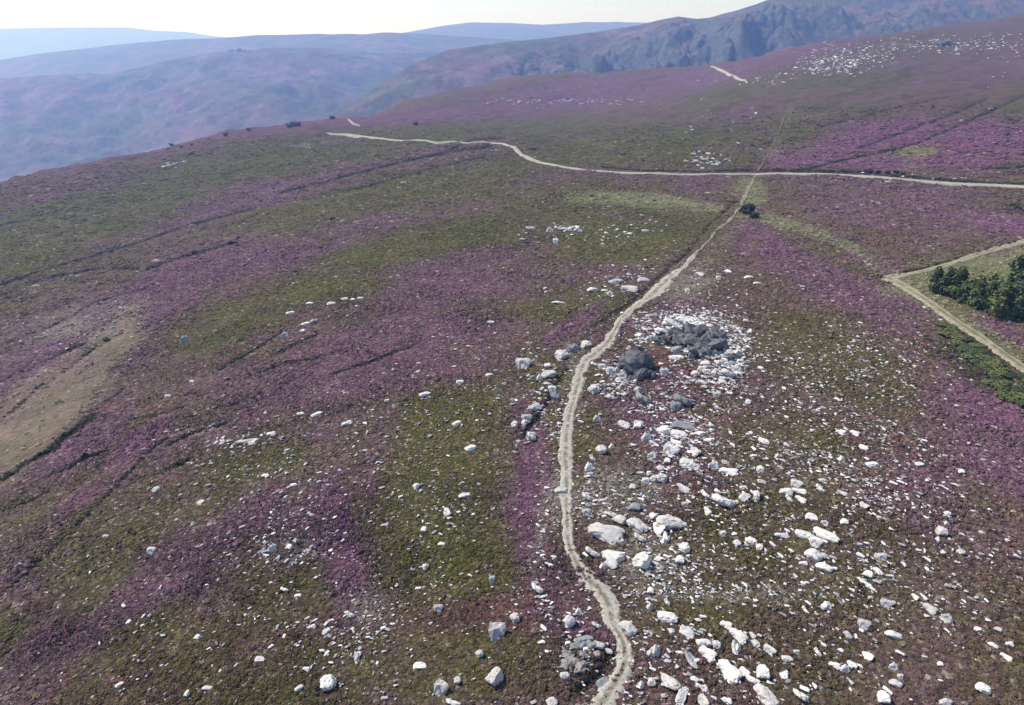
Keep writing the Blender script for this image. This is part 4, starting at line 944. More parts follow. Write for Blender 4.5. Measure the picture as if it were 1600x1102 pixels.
# ------------------------------------------------------------------ small stones too many to count
ZONES = [  # u, v, ru, rv, number, size lo, hi
    (1060, 680, 80, 70, 700, .12, .5), (1250, 640, 150, 130, 1000, .12, .42), (1350, 850, 180, 150, 500, .1, .4), (1090, 540, 85, 52, 700, .18, .6),
    (990, 830, 70, 90, 420, .1, .4), (1150, 1010, 160, 90, 420, .1, .35), (1360, 560, 110, 70, 420, .14, .42), (700, 620, 110, 70, 260, .12, .4),
    (480, 720, 170, 90, 320, .12, .4), (450, 860, 100, 50, 320, .1, .34), (330, 960, 260, 120, 260, .08, .3), (848, 890, 18, 110, 240, .1, .36),
    (850, 620, 40, 80, 200, .15, .5), (565, 985, 60, 70, 220, .08, .3), (1325, 88, 62, 16, 480, .5, 1.9), (1480, 72, 120, 12, 380, .5, 1.9), (1290, 106, 50, 12, 220, .6, 2.0), (1190, 125, 60, 10, 60, .6, 1.6),
    (880, 160, 95, 5, 130, .9, 2.6), (1105, 250, 24, 8, 60, .5, 1.5), (930, 365, 90, 16, 90, .3, .8), (970, 440, 80, 30, 110, .2, .6), (885, 358, 20, 6, 30, .4, 1.1),
    (120, 505, 90, 40, 160, .2, .5), (1150, 925, 150, 16, 420, .06, .22), (930, 770, 40, 40, 200, .1, .35), (1100, 450, 60, 50, 200, .15, .45), (870, 760, 24, 60, 160, .1, .3),
    (1340, 720, 150, 80, 500, .1, .35), (1480, 850, 110, 150, 300, .1, .35), (900, 1000, 40, 50, 200, .08, .3), (1000, 1010, 50, 70, 240, .08, .3), (1040, 890, 60, 40, 260, .07, .26), (1060, 505, 62, 16, 700, .15, .55), (1140, 560, 28, 48, 700, .15, .6), (1110, 600, 40, 12, 200, .12, .5), (1020, 520, 20, 14, 120, .15, .5), (975, 600, 20, 18, 120, .12, .5), (1010, 530, 24, 16, 90, .15, .5),
    (1100, 180, 80, 30, 40, .5, 1.2), (270, 258, 14, 4, 14, .8, 1.6), (480, 228, 12, 3, 12, .7, 1.3), (1400, 280, 120, 6, 30, .4, 1.0), (1600, 100, 60, 30, 40, .5, 1.3),
    (800, 700, 700, 300, 700, .1, .36), (1000, 480, 400, 120, 200, .15, .45), (380, 690, 60, 12, 60, .2, .6), (1560, 60, 60, 20, 60, .6, 1.4), (800, 140, 300, 30, 40, .6, 1.5),
    (1145, 790, 60, 60, 160, .1, .35), (700, 790, 40, 60, 60, .1, .35), (1010, 640, 60, 40, 300, .12, .45), (960, 600, 24, 24, 120, .12, .5),
]


def stone_field():
    us, vs, ss = [], [], []
    for (u, v, ru, rv, n, a, b) in ZONES:
        us.append(RNG.normal(u, ru * .62, n)); vs.append(RNG.normal(v, rv * .62, n))
        ss.append(a + (b - a) * RNG.random(n) ** (2.8 if b < .7 else 1.6))
    for (u0, u1, v0, v1, n, a, b) in [(0, 820, 430, 1102, 2800, .05, .16), (1000, 1400, 600, 900, 1300, .08, .28), (380, 820, 560, 1000, 900, .07, .22), (950, 1600, 600, 1102, 1000, .05, .16), (700, 1300, 330, 560, 400, .1, .3)]:
        us.append(RNG.uniform(u0, u1, n)); vs.append(RNG.uniform(v0, v1, n)); ss.append(a + (b - a) * RNG.random(n) ** 2)
    for (u, v, w) in [TRAIL[int(i)] for i in RNG.uniform(1, 25, 520)]:
        us.append(np.array([u + RNG.choice([-1, 1]) * w * RNG.uniform(.45, 1.1)])); vs.append(np.array([v + RNG.uniform(-22, 22)])); ss.append(np.array([RNG.uniform(.06, .24)]))
    for (u, v, w) in [TRAIL[int(i)] for i in RNG.uniform(1, 30, 420)]:
        us.append(np.array([u + w * RNG.uniform(-.5, .5)])); vs.append(np.array([v + RNG.uniform(-14, 14)])); ss.append(np.array([RNG.uniform(.04, .10)]))
    us = np.concatenate(us); vs = np.concatenate(vs); ss = np.concatenate(ss)
    ok = (us > -40) & (us < 1640) & (vs > 50) & (vs < 1130)
    us, vs, ss = us[ok], vs[ok], ss[ok]
    X, Y, Z, hit = ground(us, vs)
    ok = hit & (Y < 1150) & (fbm(X, Y, 4.0 + Y / 60, 3, 120) > RNG.uniform(-.75, .25, len(X)))
    return us[ok], vs[ok], ss[ok], X[ok], Y[ok], Z[ok]


su, sv, ssz, sx, sy, sz = stone_field()
keep = np.array([off_path(x, y, -.05) > 0 or z < .11 for x, y, z in zip(sx, sy, ssz)])
su, sv, ssz, sx, sy, sz = (q[keep] for q in (su, sv, ssz, sx, sy, sz))
N_IND = 300
n_more = max(0, N_IND - len(BOULDERS))
pxs = ssz * np.array([ppm((x, y, z)) for x, y, z in zip(sx, sy, sz)])
order = np.argsort(-pxs)
big = set(order[:n_more].tolist())
for i in order[:n_more]:
    p = pxs[i]
    add_boulder(su[i], sv[i], p * 1.15, p * .75, random.uniform(-40, 40), random.choice('aasr'), random.choice('wwl'))
print('boulders', len(BOULDERS), 'rubble', len(su) - n_more)


def rubble():
    protos = []
    for s in range(12):
        m = rock_mesh('chip', 'aasr'[s % 4], 300 + s, M_WHITE, False)
        m.calc_loop_triangles()
        v = np.array([q.co for q in m.vertices]); f = np.array([t.vertices for t in m.loop_triangles])
        protos.append((v, f)); bpy.data.meshes.remove(m)
    V, Fc, T, off = [], [], [], 0
    for i in range(len(su)):
        if i in big: continue
        v, f = protos[i % 12]
        a = -math.atan(1.4 * np.clip((su[i] - 850) / 500, -1, 1)) + RNG.normal(0, .5)
        c, q = math.cos(a), math.sin(a)
        s = ssz[i]
        w = v * np.array([s * RNG.uniform(1.1, 2.0), s * RNG.uniform(.6, .95), s * RNG.uniform(.45, .8)])
        w = np.column_stack([w[:, 0] * c - w[:, 1] * q, w[:, 0] * q + w[:, 1] * c, w[:, 2]])
        V.append(w + np.array([sx[i], sy[i], sz[i] + (.10 + .12 * s if s > .105 else .06)])); Fc.append(f + off); off += len(v)
        T.append(np.full(len(f), RNG.random()))
        if s > .2: CLEAR.append((sx[i], sy[i], s * .45))
    me = np_mesh('rubble', np.concatenate(V), np.concatenate(Fc), [mat_rubble()])
    set_attr(me, 'shade', 'FLOAT', 'FACE', np.concatenate(T))
    tag(link('rubble', me), 'countless small white and grey stones strewn through the heather', 'rubble', kind='stuff')


def mat_rubble():
    m, t = new_mat('rubble_stone')
    at = t.n('ShaderNodeAttribute', attribute_name='shade').outputs['Fac']
    pos = t.n('ShaderNodeNewGeometry').outputs['Position']
    c = t.ramp(at, [(0, (.20, .19, .20)), (.4, (.38, .36, .37)), (.75, (.58, .55, .55)), (1, (.74, .71, .69))])
    c = t.mix(t.ramp(t.noise(pos, 5, 4), [(.5, (0, 0, 0)), (.7, (.5, .5, .5))]), c, (.25, .25, .25))
    t.out(c, .9)
    return m


rubble()

# ------------------------------------------------------------------ trees and shrubs
def mat_leaf(name, c1, c2):
    m, t = new_mat(name)
    fr = t.n('ShaderNodeAttribute', attribute_name='sprig').outputs['Fac']
    c = t.ramp(fr, [(0, c1), (1, c2)])
    rnd = t.n('ShaderNodeObjectInfo').outputs['Random']
    c = t.mix(1.0, c, t.ramp(rnd, [(0, (.62, .66, .66)), (.5, (1, 1, .95)), (1, (1.35, 1.25, 1.0))]), 'MULTIPLY')
    b = t.out(c, .8, spec=.15)
    return m


def mat_bark():
    m, t = new_mat('bark')
    tc = t.n('ShaderNodeTexCoord').outputs['Object']
    n = t.noise(tc, 9, 5)
    t.out(t.ramp(n, [(.3, (.06, .045, .035)), (.7, (.16, .125, .10))]), .95, n, .8, .03)
    return m


M_PINE = mat_leaf('pine_needles', (.036, .056, .024), (.125, .155, .072))
M_BROAD = mat_leaf('light_leaves', (.060, .090, .030), (.150, .190, .070))
M_GORSE = mat_leaf('gorse_leaves', (.040, .056, .024), (.120, .140, .062))
M_DUSK = mat_leaf('dark_scrub_leaves', (.016, .024, .018), (.050, .062, .035))
M_BARK = mat_bark()


def leaves(pts, nrm, size, rr, mat, name, flat=.5):
    n = len(pts)
    d = rr.normal(size=(n, 3)); d /= np.linalg.norm(d, axis=1)[:, None]
    a = nrm + flat * d; a /= np.linalg.norm(a, axis=1)[:, None] + 1e-9
    t = np.cross(a, rr.normal(size=(n, 3))); t /= np.linalg.norm(t, axis=1)[:, None] + 1e-9
    b = np.cross(a, t)
    s = size * rr.uniform(.6, 1.4, (n, 1))
    V = np.stack([pts - t * s - b * s * .45, pts + t * s - b * s * .45, pts + t * s * .5 + b * s * .6, pts - t * s * .5 + b * s * .6], 1).reshape(-1, 3)
    Fc = np.arange(4 * n).reshape(n, 4)
    me = np_mesh(name, V, Fc, [mat])
    set_attr(me, 'sprig', 'FLOAT', 'FACE', rr.random(n))
    return me


def conifer_parts(h, rad, seed, mat, crown_base=.08, n=5200, cone=.8):
    rr = np.random.default_rng(seed)
    # branches as clumps of needles along upswept limbs, gaps between the whorls
    pts, nr = [], []
    whorls = max(8, int(h * 1.9))
    limbs = []
    for w in range(whorls):
        f = crown_base + (1 - crown_base) * (w + rr.uniform(-.3, .3)) / whorls
        z0 = h * np.clip(f, 0.03, .99)
        Rr = rad * (1 - f) ** cone * (1 if f > .18 else .75) + .12
        for k in range(int(5 + 2 * (1 - f))):
            a = rr.uniform(0, 6.283)
            L = Rr * rr.uniform(.55, 1.15)
            limbs.append((z0, a, L))
    per = max(6, n // len(limbs))
    for z0, a, L in limbs:
        t = rr.uniform(.15, 1, per) ** .8
        c = np.column_stack([np.cos(a) * L * t, np.sin(a) * L * t, z0 + L * (.45 * t * t - .12)])
        sp = .13 * L + .10
        c = c + rr.normal(size=c.shape) * np.array([sp, sp, sp * .75])
        pts.append(c)
        q = c * np.array([1, 1, 0]); q /= np.linalg.norm(q, axis=1)[:, None] + 1e-6
        nr.append(q * .6 + np.array([0, 0, .8]))
    pts = np.concatenate(pts); nr = np.concatenate(nr)
    crown = leaves(pts, nr, .17 + .012 * h, rr, mat, 'crown', .8)
    # trunk with limb stubs
    bm = bmesh.new()
    prev = None
    for i in range(9):
        f = i / 8
        r = (.022 * h + .04) * (1 - .88 * f)
        ring = [bm.verts.new((r * math.cos(j * math.pi / 4) + .05 * math.sin(3 * f + seed), r * math.sin(j * math.pi / 4) + .05 * math.cos(4 * f), f * h * .97 - .25)) for j in range(8)]
        if prev:
            for j in range(8):
                bm.faces.new((prev[j], prev[(j + 1) % 8], ring[(j + 1) % 8], ring[j]))
        prev = ring
    for z0, a, L in limbs[::2]:
        p0 = Vector((0, 0, z0)); p1 = Vector((math.cos(a) * L * .8, math.sin(a) * L * .8, z0 + L * .2))
        e = Vector((-math.sin(a), math.cos(a), 0)) * .02 * (1 + L * .4)
        up = Vector((0, 0, .03))
        A = [bm.verts.new(p0 + e), bm.verts.new(p0 - e), bm.verts.new(p0 + up)]
        tip = bm.verts.new(p1)
        bm.faces.new((A[0], A[1], tip)); bm.faces.new((A[1], A[2], tip)); bm.faces.new((A[2], A[0], tip))
    tm = bpy.data.meshes.new('trunk'); bm.to_mesh(tm); bm.free(); tm.materials.append(M_BARK)
    return tm, crown


def tree(name, parts, u, v, s, label, cat='tree', group=None, sz=None):
    p = g1(u, v)
    root = bpy.data.objects.new(name, None)
    COL.objects.link(root)
    root.location = p
    root.scale = (s, s, sz or s)
    root.rotation_euler.z = random.uniform(0, 6.28)
    tag(root, label, cat, group)
    link('trunk', parts[0], root)
    link('crown', parts[1], root)
    CLEAR.append((p.x, p.y, .7))
    return root


PINES = [conifer_parts(5.0, 1.5, 41, M_PINE, .02, 4200, .85), conifer_parts(6.5, 1.9, 42, M_PINE, .03, 5200, .8), conifer_parts(9.5, 2.6, 43, M_PINE, .05, 7200, .8)]
LIGHT = [conifer_parts(4.5, 1.8, 44, M_BROAD, .02, 3600, .5)]
GT = 'trees of the small plantation'
TREES = [  # u, v of the foot, kind, scale, label
    (1459, 456, 0, .92, 'small dark pine at the left tip of the plantation, nearest the track fork'),
    (1478, 462, 0, 1.0, 'small dark pine second from the left tip of the plantation'),
    (1493, 466, 0, 1.12, 'dark pine with upright crown, third from the left tip of the plantation'),
    (1510, 473, 3, .92, 'paler green small tree between dark pines in the plantation front row'),
    (1523, 480, 1, .82, 'bushy dark pine in the middle of the plantation front row'),
    (1541, 486, 1, .78, 'dark pine just left of the tallest tree in the plantation'),
    (1557, 494, 1, .92, 'dark spreading pine under the tallest tree in the plantation'),
    (1571, 490, 2, 1.02, 'tallest dark pine in the plantation'),
    (1585, 499, 1, 1.0, 'dark pine just right of the tallest tree in the plantation'),
    (1600, 502, 1, .92, 'dark pine at the right edge of the photo in the plantation front row'),
    (1600, 476, 1, 1.05, 'dark pine behind the front row at the right edge of the photo'),
    (1549, 470, 3, 1.0, 'light green tree in the back row left of the tallest pine'),
    (1598, 488, 3, 1.2, 'light green tree at the right edge of the photo between dark pines'),
    (1620, 500, 1, 1.1, 'dark pine cut by the right edge of the photo'),
]
for u, v, k, s, lab in TREES:
    tree('light_tree' if k == 3 else 'pine_tree', LIGHT[0] if k == 3 else PINES[k], u, v, s, lab, group=GT)


def shrub_mesh(w, h, seed, mat, n=420, size=.12):
    rr = np.random.default_rng(seed)
    lob = [(rr.uniform(-.3, .3) * w, rr.uniform(-.3, .3) * w, rr.uniform(.3, .7) * h, rr.uniform(.22, .36) * w) for _ in range(7)]
    P, N = [], []
    for x, y, z, r in lob:
        d = rr.normal(size=(n // 7, 3)); d /= np.linalg.norm(d, axis=1)[:, None]
        rad = r * rr.uniform(.55, 1.08, (len(d), 1))
        q = d * rad * np.array([1, 1, h / w * 1.2]) + np.array([x, y, z])
        P.append(q); N.append(d + np.array([0, 0, .5]))
    P = np.concatenate(P); N = np.concatenate(N)
    P[:, 2] = np.abs(P[:, 2])
    return leaves(P, N, size, rr, mat, 'foliage', .7)


GORSE = [shrub_mesh(2.0, 1.2, 60 + i, M_GORSE, 700, .13) for i in range(4)]
DUSK = [shrub_mesh(3.2, 2.0, 70 + i, M_DUSK, 500, .26) for i in range(3)]
STRIP = [(1478, 512), (1505, 536), (1535, 562), (1570, 592), (1625, 628)]
k = 0
for i in range(88):
    t = random.random() * (len(STRIP) - 1.001)
    a, b = STRIP[int(t)], STRIP[int(t) + 1]
    f = t - int(t)
    u = a[0] + (b[0] - a[0]) * f; v = a[1] + (b[1] - a[1]) * f
    wid = np.interp(u, [1480, 1520, 1560, 1610], [10, 22, 32, 34])
    v += random.uniform(-1, 1) * wid; u += random.uniform(-6, 6)
    p = g1(u, v)
    if off_path(p.x, p.y, .9) < 0: continue
    o = link('gorse_bush', random.choice(GORSE))
    s = random.uniform(.4, 1.3)
    o.location = p; o.scale = (s, s, s * random.uniform(.35, .65)); o.rotation_euler.z = random.uniform(0, 6.28)
    tag(o, 'dark green gorse bush in the dense strip below the lower dirt track', 'bush', 'gorse bushes along the lower dirt track')
    CLEAR.append((p.x, p.y, .6))


def shrub(u, v, wpx, label, group=None, mats=DUSK, base=3.2, squash=1.0):
    p = g1(u, v)
    s = wpx / ppm(p) / base
    o = link('shrub', random.choice(mats))
    o.location = p; o.scale = (s, s, s * squash); o.rotation_euler.z = random.uniform(0, 6.28)
    CLEAR.append((p.x, p.y, s * base * .35))
    return tag(o, label, 'bush', group)


shrub(1168, 335, 23, 'dark lone bush beside the path below the gravel road', squash=1.25)
shrub(1178, 341, 14, 'small dark bush touching the lone bush beside the path')
CRAG = [rock_mesh('skyline_rock', 'ata'[i], 500 + i, M_DARK) for i in range(3)]


def skyline_rock(u, v, wpx, label, group):
    p = g1(u, v)
    s = wpx / ppm(p)
    o = link('skyline_rock', random.choice(CRAG))
    o.location = (p.x, p.y, p.z + .25 * s); o.scale = (s, s * .7, s * random.uniform(.6, 1.0)); o.rotation_euler.z = random.uniform(0, 6.28)
    return tag(o, label, 'rock', group)


for u, v, w in [(203, 238, 12), (211, 237, 8), (221, 235, 11), (230, 234, 12), (240, 232, 9), (249, 231, 11), (260, 228, 15), (268, 229, 8), (283, 231, 8), (300, 228, 6), (352, 212, 8), (388, 205, 10)]:
    skyline_rock(u, v, w, 'dark jagged rock in the row along the left skyline of the moor', 'rocks along the left skyline')
for u, v, w in [(451, 199, 10), (459, 198, 15), (467, 197, 9)]:
    skyline_rock(u, v, w, 'dark rock in the clump of three on the skyline left of the road end', 'clump of three skyline rocks')
shrub(520, 186, 9, 'dark shrub on the skyline just above the far end of the road')
shrub(650, 196, 8, 'small dark shrub above the road left of its bend')
shrub(6, 283, 16, 'dark bush on the skyline at the left edge of the photo')
for u, v, w in [(1360, 270, 9), (1372, 271, 8), (1386, 272, 9), (1398, 271, 10), (1410, 273, 7), (1352, 269, 7), (1320, 269, 7), (1300, 269, 6)]:
    shrub(u, v, w, 'dark low bush in the row along the upper side of the gravel road', 'bushes along the gravel road')
for u, v, w in [(1580, 322, 12), (1592, 326, 14), (1600, 330, 14)]:
    shrub(u, v, w, 'dark green bush in the purple slope at the right edge of the photo', 'bushes at the right edge', GORSE, 2.0)

# the tor on the long hill
def tor():
    x, y, z = (float(q) for q in at_depth(373, 79, 2150))
    bm = bmesh.new()
    rr = random.Random(4)
    for dx, w, h in [(0, 16, 15), (-14, 14, 9), (13, 13, 8), (25, 10, 5), (-25, 9, 5)]:
        for lay in range(3):
            hh = h * (1 - lay * .3)
            pts = [bm.verts.new((dx + rr.uniform(-1, 1) * w * .6, rr.uniform(-1, 1) * w * .5, rr.uniform(-6, hh))) for _ in range(9)]
            bmesh.ops.convex_hull(bm, input=pts)
    me = bpy.data.meshes.new('tor'); bm.to_mesh(me); bm.free(); me.materials.append(M_DARK)
    o = link('rock_tor', me); o.location = (x, y, z - 3)
    tag(o, 'small dark rock tor on top of the long blue hill', 'rock outcrop')


tor()

# ------------------------------------------------------------------ labels for the boulders that have none of their own
def finish_labels():
    LM = [(b['u'], b['v'], None, b) for b in BOULDERS if b['label']]
    short = {}
    names = [
        ('big flat grey white slab', 'the big flat slab'), ('white triangular boulder just', 'the white triangular boulder'), ('round whitish', 'the round whitish boulder'),
        ('largest lilac', 'the largest lilac boulder'), ('bluish grey slab', 'the bluish leaning slab'), ('chunky', 'the chunky white block'), ('white boulder with a dark hollow', 'the hollow white boulder'),
        ('white curved', 'the white curved slab'), ('longest white', 'the longest white slab'), ('lilac white oblong', 'the lilac oblong boulder'), ('white wedge', 'the white wedge boulder'),
        ('white lens', 'the white lens slab'), ('big pale boulder cut', 'the big pale bottom boulder'), ('squarish white block', 'the squarish white block'), ('long white slab slanting', 'the long chain slab'),
        ('white rounded slab lowest but', 'the rounded chain slab'), ('white block with a dark shaded', 'the shaded white block'), ('pale slab in the heather', 'the lower right corner slab'), ('flat white slab alone', 'the lone flat slab'),
        ('pale squarish', 'the squarish pale boulder'), ('pale leaning', 'the pale leaning boulder'), ('round white boulder alone', 'the round bottom left boulder'), ('grey white boulder between', 'the grey white lower boulder'),
        ('grey dark undercut', 'the dark undercut boulder'), ('lilac grey slab hard', 'the slab against the path'), ('lilac rounded boulder left', 'the lilac rounded boulder'), ('white slab lowest', 'the lowest chain slab'),
        ('flat grey white boulder by', 'the flat path bend boulder'), ('pale split', 'the pale split rock'), ('pale mound', 'the pale mound boulder'), ('rounded lilac grey boulder between', 'the boulder by the small outcrop'),
        ('grey block standing', 'the grey block below the outcrop'), ('bright white block', 'the bright white outcrop block')]
    marks = []
    for u, v, _, b in LM:
        for pre, sh in names:
            if b['label'].startswith(pre):
                marks.append((u, v, sh)); break
    marks += [(1085, 530, 'the large dark outcrop'), (990, 575, 'the small dark outcrop'), (1168, 330, 'the lone dark bush'), (1478, 70, 'the grey hillside crag'), (1390, 437, 'the dirt track fork'),
              (800, 232, 'the gravel road bend'), (75, 640, 'the bare tan strip'), (345, 665, 'the dark green hollow')]
    side_of = lambda du, dv: ('right of' if du > 0 else 'left of') if abs(du) > abs(dv) else ('below' if dv > 0 else 'above')
    ordn = ['nearest', 'second nearest', 'third nearest', 'fourth nearest', 'fifth nearest', 'sixth nearest', 'seventh nearest', 'eighth nearest', 'ninth nearest', 'tenth nearest']
    KW = {'r': 'rounded', 's': 'flat', 'a': 'angular', 't': 'wedge shaped', 'x': 'oblong'}
    TW_ = {'w': 'white', 'l': 'pale grey', 'g': 'dark grey'}
    cells = {}
    for b in BOULDERS:
        noun = b['o'].name.split('.')[0]
        b['cls'] = f"{TW_[b['tone']]} {KW[b['kind']]} {noun}"
    free = [b for b in BOULDERS if not b['label']]
    for b in free:
        best = min(marks, key=lambda m: math.hypot(b['u'] - m[0], b['v'] - m[1]))
        side = side_of(b['u'] - best[0], b['v'] - best[1])
        cells.setdefault((best[2], side, b['cls']), []).append((math.hypot(b['u'] - best[0], b['v'] - best[1]), b))
    for (mk, side, cls), L in cells.items():
        L.sort(key=lambda q: q[0])
        for i, (_, b) in enumerate(L):
            if len(L) == 1:
                b['label'] = f'{cls} in the heather {side} {mk}'
            else:
                b['label'] = f'{cls} {side} {mk}, {ordn[min(i, 9)]}'
    for b in BOULDERS:
        tag(b['o'], b['label'], b['o'].name.split('.')[0], 'pale boulders strewn over the moor')


finish_labels()

# ------------------------------------------------------------------ heather: clumps instanced over the moor (nobody could count them)
def bush_proto(i):
    rr = np.random.default_rng(900 + i)
    bm = bmesh.new()
    bmesh.ops.create_icosphere(bm, subdivisions=3 if i < 2 else 2, radius=1)
    co = np.array([v.co for v in bm.verts])
    n = len(co)
    lump = 1 + .45 * fbm(co[:, 0] + 3 * i, co[:, 1] + co[:, 2], .8, 3, 40 + i) + .32 * rr.uniform(-1, 1, n)
    for v, k in zip(bm.verts, lump):
        v.co = Vector((v.co.x * k * .55, v.co.y * k * .55, max(-.1, v.co.z * k) * .60))
    bmesh.ops.delete(bm, geom=[f for f in bm.faces if f.calc_center_median().z < -.07], context='FACES')
    me = bpy.data.meshes.new('heather_clump'); bm.to_mesh(me); bm.free()
    me.materials.append(M_BUSH)
    set_attr(me, 'sprig', 'FLOAT', 'FACE', rr.random(len(me.polygons)))
    return bpy.data.objects.new('heather_clump', me)


def heather():
    parts = []
    for r0, r1, s0 in [(12.5, 42, .21), (42, 60, .26), (60, 90, .33), (90, 130, .44), (130, 180, .60), (180, 280, .85), (280, 430, 1.1)]:
        area = .5 * R(108) * (r1 * r1 - r0 * r0)
        n = int(area / (s0 * s0) * 1.15)
        a = RNG.uniform(R(-54), R(54), n); r = np.sqrt(RNG.uniform(r0 * r0, r1 * r1, n))
        parts.append(np.column_stack([r * np.sin(a), r * np.cos(a), np.full(n, s0)]))
    P = np.concatenate(parts)
    X, Y, S = P.T
    Z = hgt(X, Y)
    u, v = project(X, Y, Z)
    c, dark, bare, green = cover(X, Y, Z)
    ok = (u > -220) & (u < 1820) & (v < 1900) & (RNG.random(len(X)) > (np.hypot(X, Y) - 280) / 150)
    ok &= RNG.random(len(X)) > np.clip(bare * 1.7 - .35, 0, .97)
    kd = kdtree.KDTree(len(CLEAR))
    for i, q in enumerate(CLEAR): kd.insert((q[0], q[1], 0), i)
    kd.balance()
    idx = np.where(ok)[0]
    keep = []; small = set(); middle = RNG.random(len(X))
    for i in idx:
        x, y, s = X[i], Y[i], S[i]
        co_, j_, d_ = kd_path.find((x, y, 0)); w_ = PATH_PTS[j_][2]
        if d_ < w_ + .12 * s:
            if not (d_ < .36 * w_ and middle[i] < .62) and not (d_ > .62 * w_ and middle[i] < .6) and middle[i] > .03: continue
            small.add(int(i))
        hit = False
        for co, j, d in kd.find_n((x, y, 0), 3):
            if d < CLEAR[j][2] + .12 * s: hit = True; break
        if not hit: keep.append(i)
    keep = np.array(keep)
    X, Y, Z, S = X[keep], Y[keep], Z[keep], S[keep]; c = c[keep]; dark = dark[keep]; green = green[keep]; v = v[keep]
    n = len(X)
    print('heather clumps', n)
    size = S * RNG.uniform(.75, 1.6, n) * (1 - .15 * green)
    tall = .8 * np.minimum(size * 1.0, .26 + .22 * S) * RNG.uniform(.7, 1.25, n) * (1 + .5 * dark) * (1 - .3 * green)
    sc = np.column_stack([size, size * RNG.uniform(.8, 1.1, n), tall])
    rot = np.column_stack([RNG.normal(0, .1, n), RNG.normal(0, .1, n), RNG.uniform(0, 6.283, n)])
    sm = np.array([int(i) in small for i in keep])
    sc[sm] *= .85
    tallish = RNG.random(n) < .035
    sc[tallish] *= np.array([1.6, 1.6, 1.7])
    sc[:, 2] *= np.clip(1 + .8 * fbm(X, Y, 5, 3, 91), .5, 1.7)
    # each plant its own bloom: some in full flower, some green, some dead and grey
    j = RNG.random((n, 1))
    val = np.exp(RNG.normal(0, 1, (n, 1)) * np.clip(.28 - .10 * (S[:, None] - .25) / .4, .13, .28))
    col = c * val
    fl = np.array(PAL['p']) * 1.15; gr = np.array(PAL['o'])
    w = np.clip(RNG.normal(-.02, 1, (n, 1)) * np.clip(.22 - .10 * (S[:, None] - .25) / .4, .10, .22), -.6, .6)
    col = np.where(w > 0, col * (1 - w) + fl * w * val, col * (1 + w) - gr * w * val)
    dead = (RNG.random(n) < .02) & (dark < .3)
    col[dead] = np.array([.22, .19, .17]) * RNG.uniform(.7, 1.2, (dead.sum(), 1))
    dk = (dark > .22) & (RNG.random(n) < 1.4 * dark)
    col[dk] = np.array([.024, .023, .018]) * RNG.uniform(.6, 1.5, (dk.sum(), 1))  # clumps on the lines: dark shrubs, blackened further to paint the scarps' shade
    me = bpy.data.meshes.new('heather')
    me.vertices.add(n)
    me.vertices.foreach_set('co', np.column_stack([X, Y, Z]).astype(np.float32).ravel())
    set_attr(me, 'rot', 'FLOAT_VECTOR', 'POINT', rot)
    set_attr(me, 'scl', 'FLOAT_VECTOR', 'POINT', sc)
    set_attr(me, 'idx', 'INT', 'POINT', np.where(S < .3, RNG.integers(0, 2, n), RNG.integers(2, 5, n)))
    set_attr(me, 'tint', 'FLOAT_COLOR', 'POINT', np.column_stack([col, np.ones(n)]))
    o = link('heather', me)
    tag(o, 'low purple and olive heather covering the whole moor', 'heather', kind='stuff')
    ng = bpy.data.node_groups.new('grow_heather', 'GeometryNodeTree')
    ng.interface.new_socket('Geometry', in_out='INPUT', socket_type='NodeSocketGeometry')
    ng.interface.new_socket('Geometry', in_out='OUTPUT', socket_type='NodeSocketGeometry')
    N = ng.nodes
    gi = N.new('NodeGroupInput'); go = N.new('NodeGroupOutput')
    ins = N.new('GeometryNodeInstanceOnPoints')
    gti = N.new('GeometryNodeGeometryToInstance')
    protos = [bush_proto(i) for i in range(5)]
    for p in reversed(protos):
        oi = N.new('GeometryNodeObjectInfo'); oi.inputs['Object'].default_value = p
        ng.links.new(oi.outputs['Geometry'], gti.inputs[0])

    def na(nm, ty):
        a = N.new('GeometryNodeInputNamedAttribute'); a.data_type = ty; a.inputs['Name'].default_value = nm
        return next(s for s in a.outputs if s.enabled and s.name == 'Attribute')
    ng.links.new(gi.outputs[0], ins.inputs['Points'])
    ng.links.new(gti.outputs[0], ins.inputs['Instance'])
    ins.inputs['Pick Instance'].default_value = True
    ng.links.new(na('idx', 'INT'), ins.inputs['Instance Index'])
    ng.links.new(na('rot', 'FLOAT_VECTOR'), ins.inputs['Rotation'])
    ng.links.new(na('scl', 'FLOAT_VECTOR'), ins.inputs['Scale'])
    ng.links.new(ins.outputs[0], go.inputs[0])
    o.modifiers.new('grow', 'NODES').node_group = ng


heather()

# ------------------------------------------------------------------ air
HAZE_DENSITY = 3.3e-4
HAZE_COLOR = (.26, .43, 1.0)


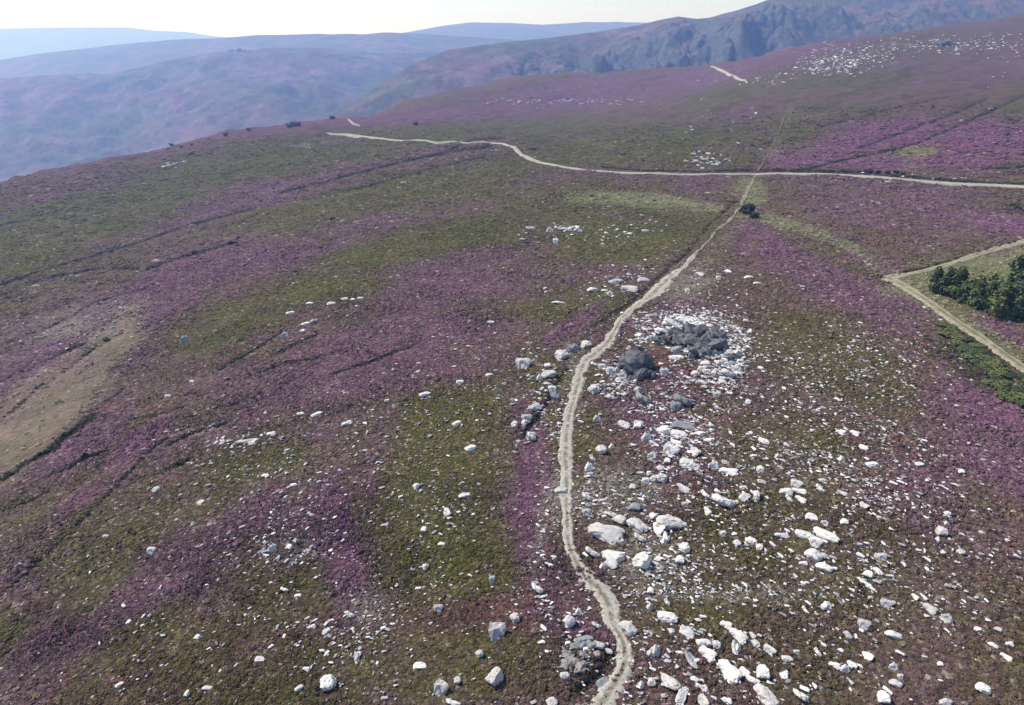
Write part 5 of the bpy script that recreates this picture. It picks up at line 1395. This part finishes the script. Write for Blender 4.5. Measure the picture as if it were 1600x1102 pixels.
def haze():
    x0, x1, y0, y1, z0, z1 = -9000, 9000, -600, 9800, -760, 420
    bm = bmesh.new()
    bmesh.ops.create_cube(bm, size=1)
    for q in bm.verts:
        q.co = Vector((x0 if q.co.x < 0 else x1, y0 if q.co.y < 0 else y1, z0 if q.co.z < 0 else z1))
    me = bpy.data.meshes.new('haze'); bm.to_mesh(me); bm.free()
    m = bpy.data.materials.new('haze_air'); m.use_nodes = True
    t = m.node_tree; t.nodes.clear()
    pv = t.nodes.new('ShaderNodeVolumePrincipled')
    pv.inputs['Color'].default_value = (*HAZE_COLOR, 1)
    pv.inputs['Absorption Color'].default_value = (1, 1, 1, 1)
    pv.inputs['Density'].default_value = HAZE_DENSITY
    pv.inputs['Anisotropy'].default_value = .3
    out = t.nodes.new('ShaderNodeOutputMaterial')
    t.links.new(pv.outputs[0], out.inputs['Volume'])
    me.materials.append(m)
    tag(link('haze', me), 'pale blue summer haze over the hills', 'haze', kind='stuff')


haze()

# ------------------------------------------------------------------ light
SUN_AZ, SUN_EL = R(-62), R(50)
sd = Vector((math.sin(SUN_AZ) * math.cos(SUN_EL), math.cos(SUN_AZ) * math.cos(SUN_EL), math.sin(SUN_EL)))
sun = bpy.data.lights.new('sun', 'SUN')
sun.energy = 4.9; sun.angle = R(.5); sun.color = (1.0, .96, .90)
so = bpy.data.objects.new('sun', sun); COL.objects.link(so)
so.rotation_euler = (-sd).to_track_quat('-Z', 'Y').to_euler()
w = bpy.data.worlds.new('World'); scene.world = w; w.use_nodes = True
wt = w.node_tree
sky = wt.nodes.new('ShaderNodeTexSky'); sky.sky_type = 'NISHITA'; sky.sun_disc = False
sky.sun_elevation = SUN_EL; sky.sun_rotation = SUN_AZ % (2 * math.pi)
sky.altitude = 1000; sky.air_density = 1.0; sky.dust_density = 1.2; sky.ozone_density = 1.0
bg = next(n for n in wt.nodes if n.type == 'BACKGROUND')
bg.inputs['Strength'].default_value = .14
wt.links.new(sky.outputs[0], bg.inputs['Color'])

# ------------------------------------------------------------------ camera and render
cam = bpy.data.cameras.new('camera')
cam.sensor_fit = 'HORIZONTAL'; cam.sensor_width = 36; cam.lens = 36 * F / PW
cam.clip_start = .5; cam.clip_end = 40000
co = bpy.data.objects.new('camera', cam); COL.objects.link(co)
co.location = (0, 0, CAM_Z); co.rotation_euler = (math.pi / 2 - PITCH, 0, 0)
scene.camera = co
scene.render.engine = 'CYCLES'
scene.cycles.use_denoising = True
scene.cycles.max_bounces = 5; scene.cycles.diffuse_bounces = 3; scene.cycles.glossy_bounces = 1
scene.cycles.volume_bounces = 1
scene.view_settings.view_transform = 'Standard'; scene.view_settings.look = 'None'
scene.view_settings.gamma = 1; scene.view_settings.exposure = .36
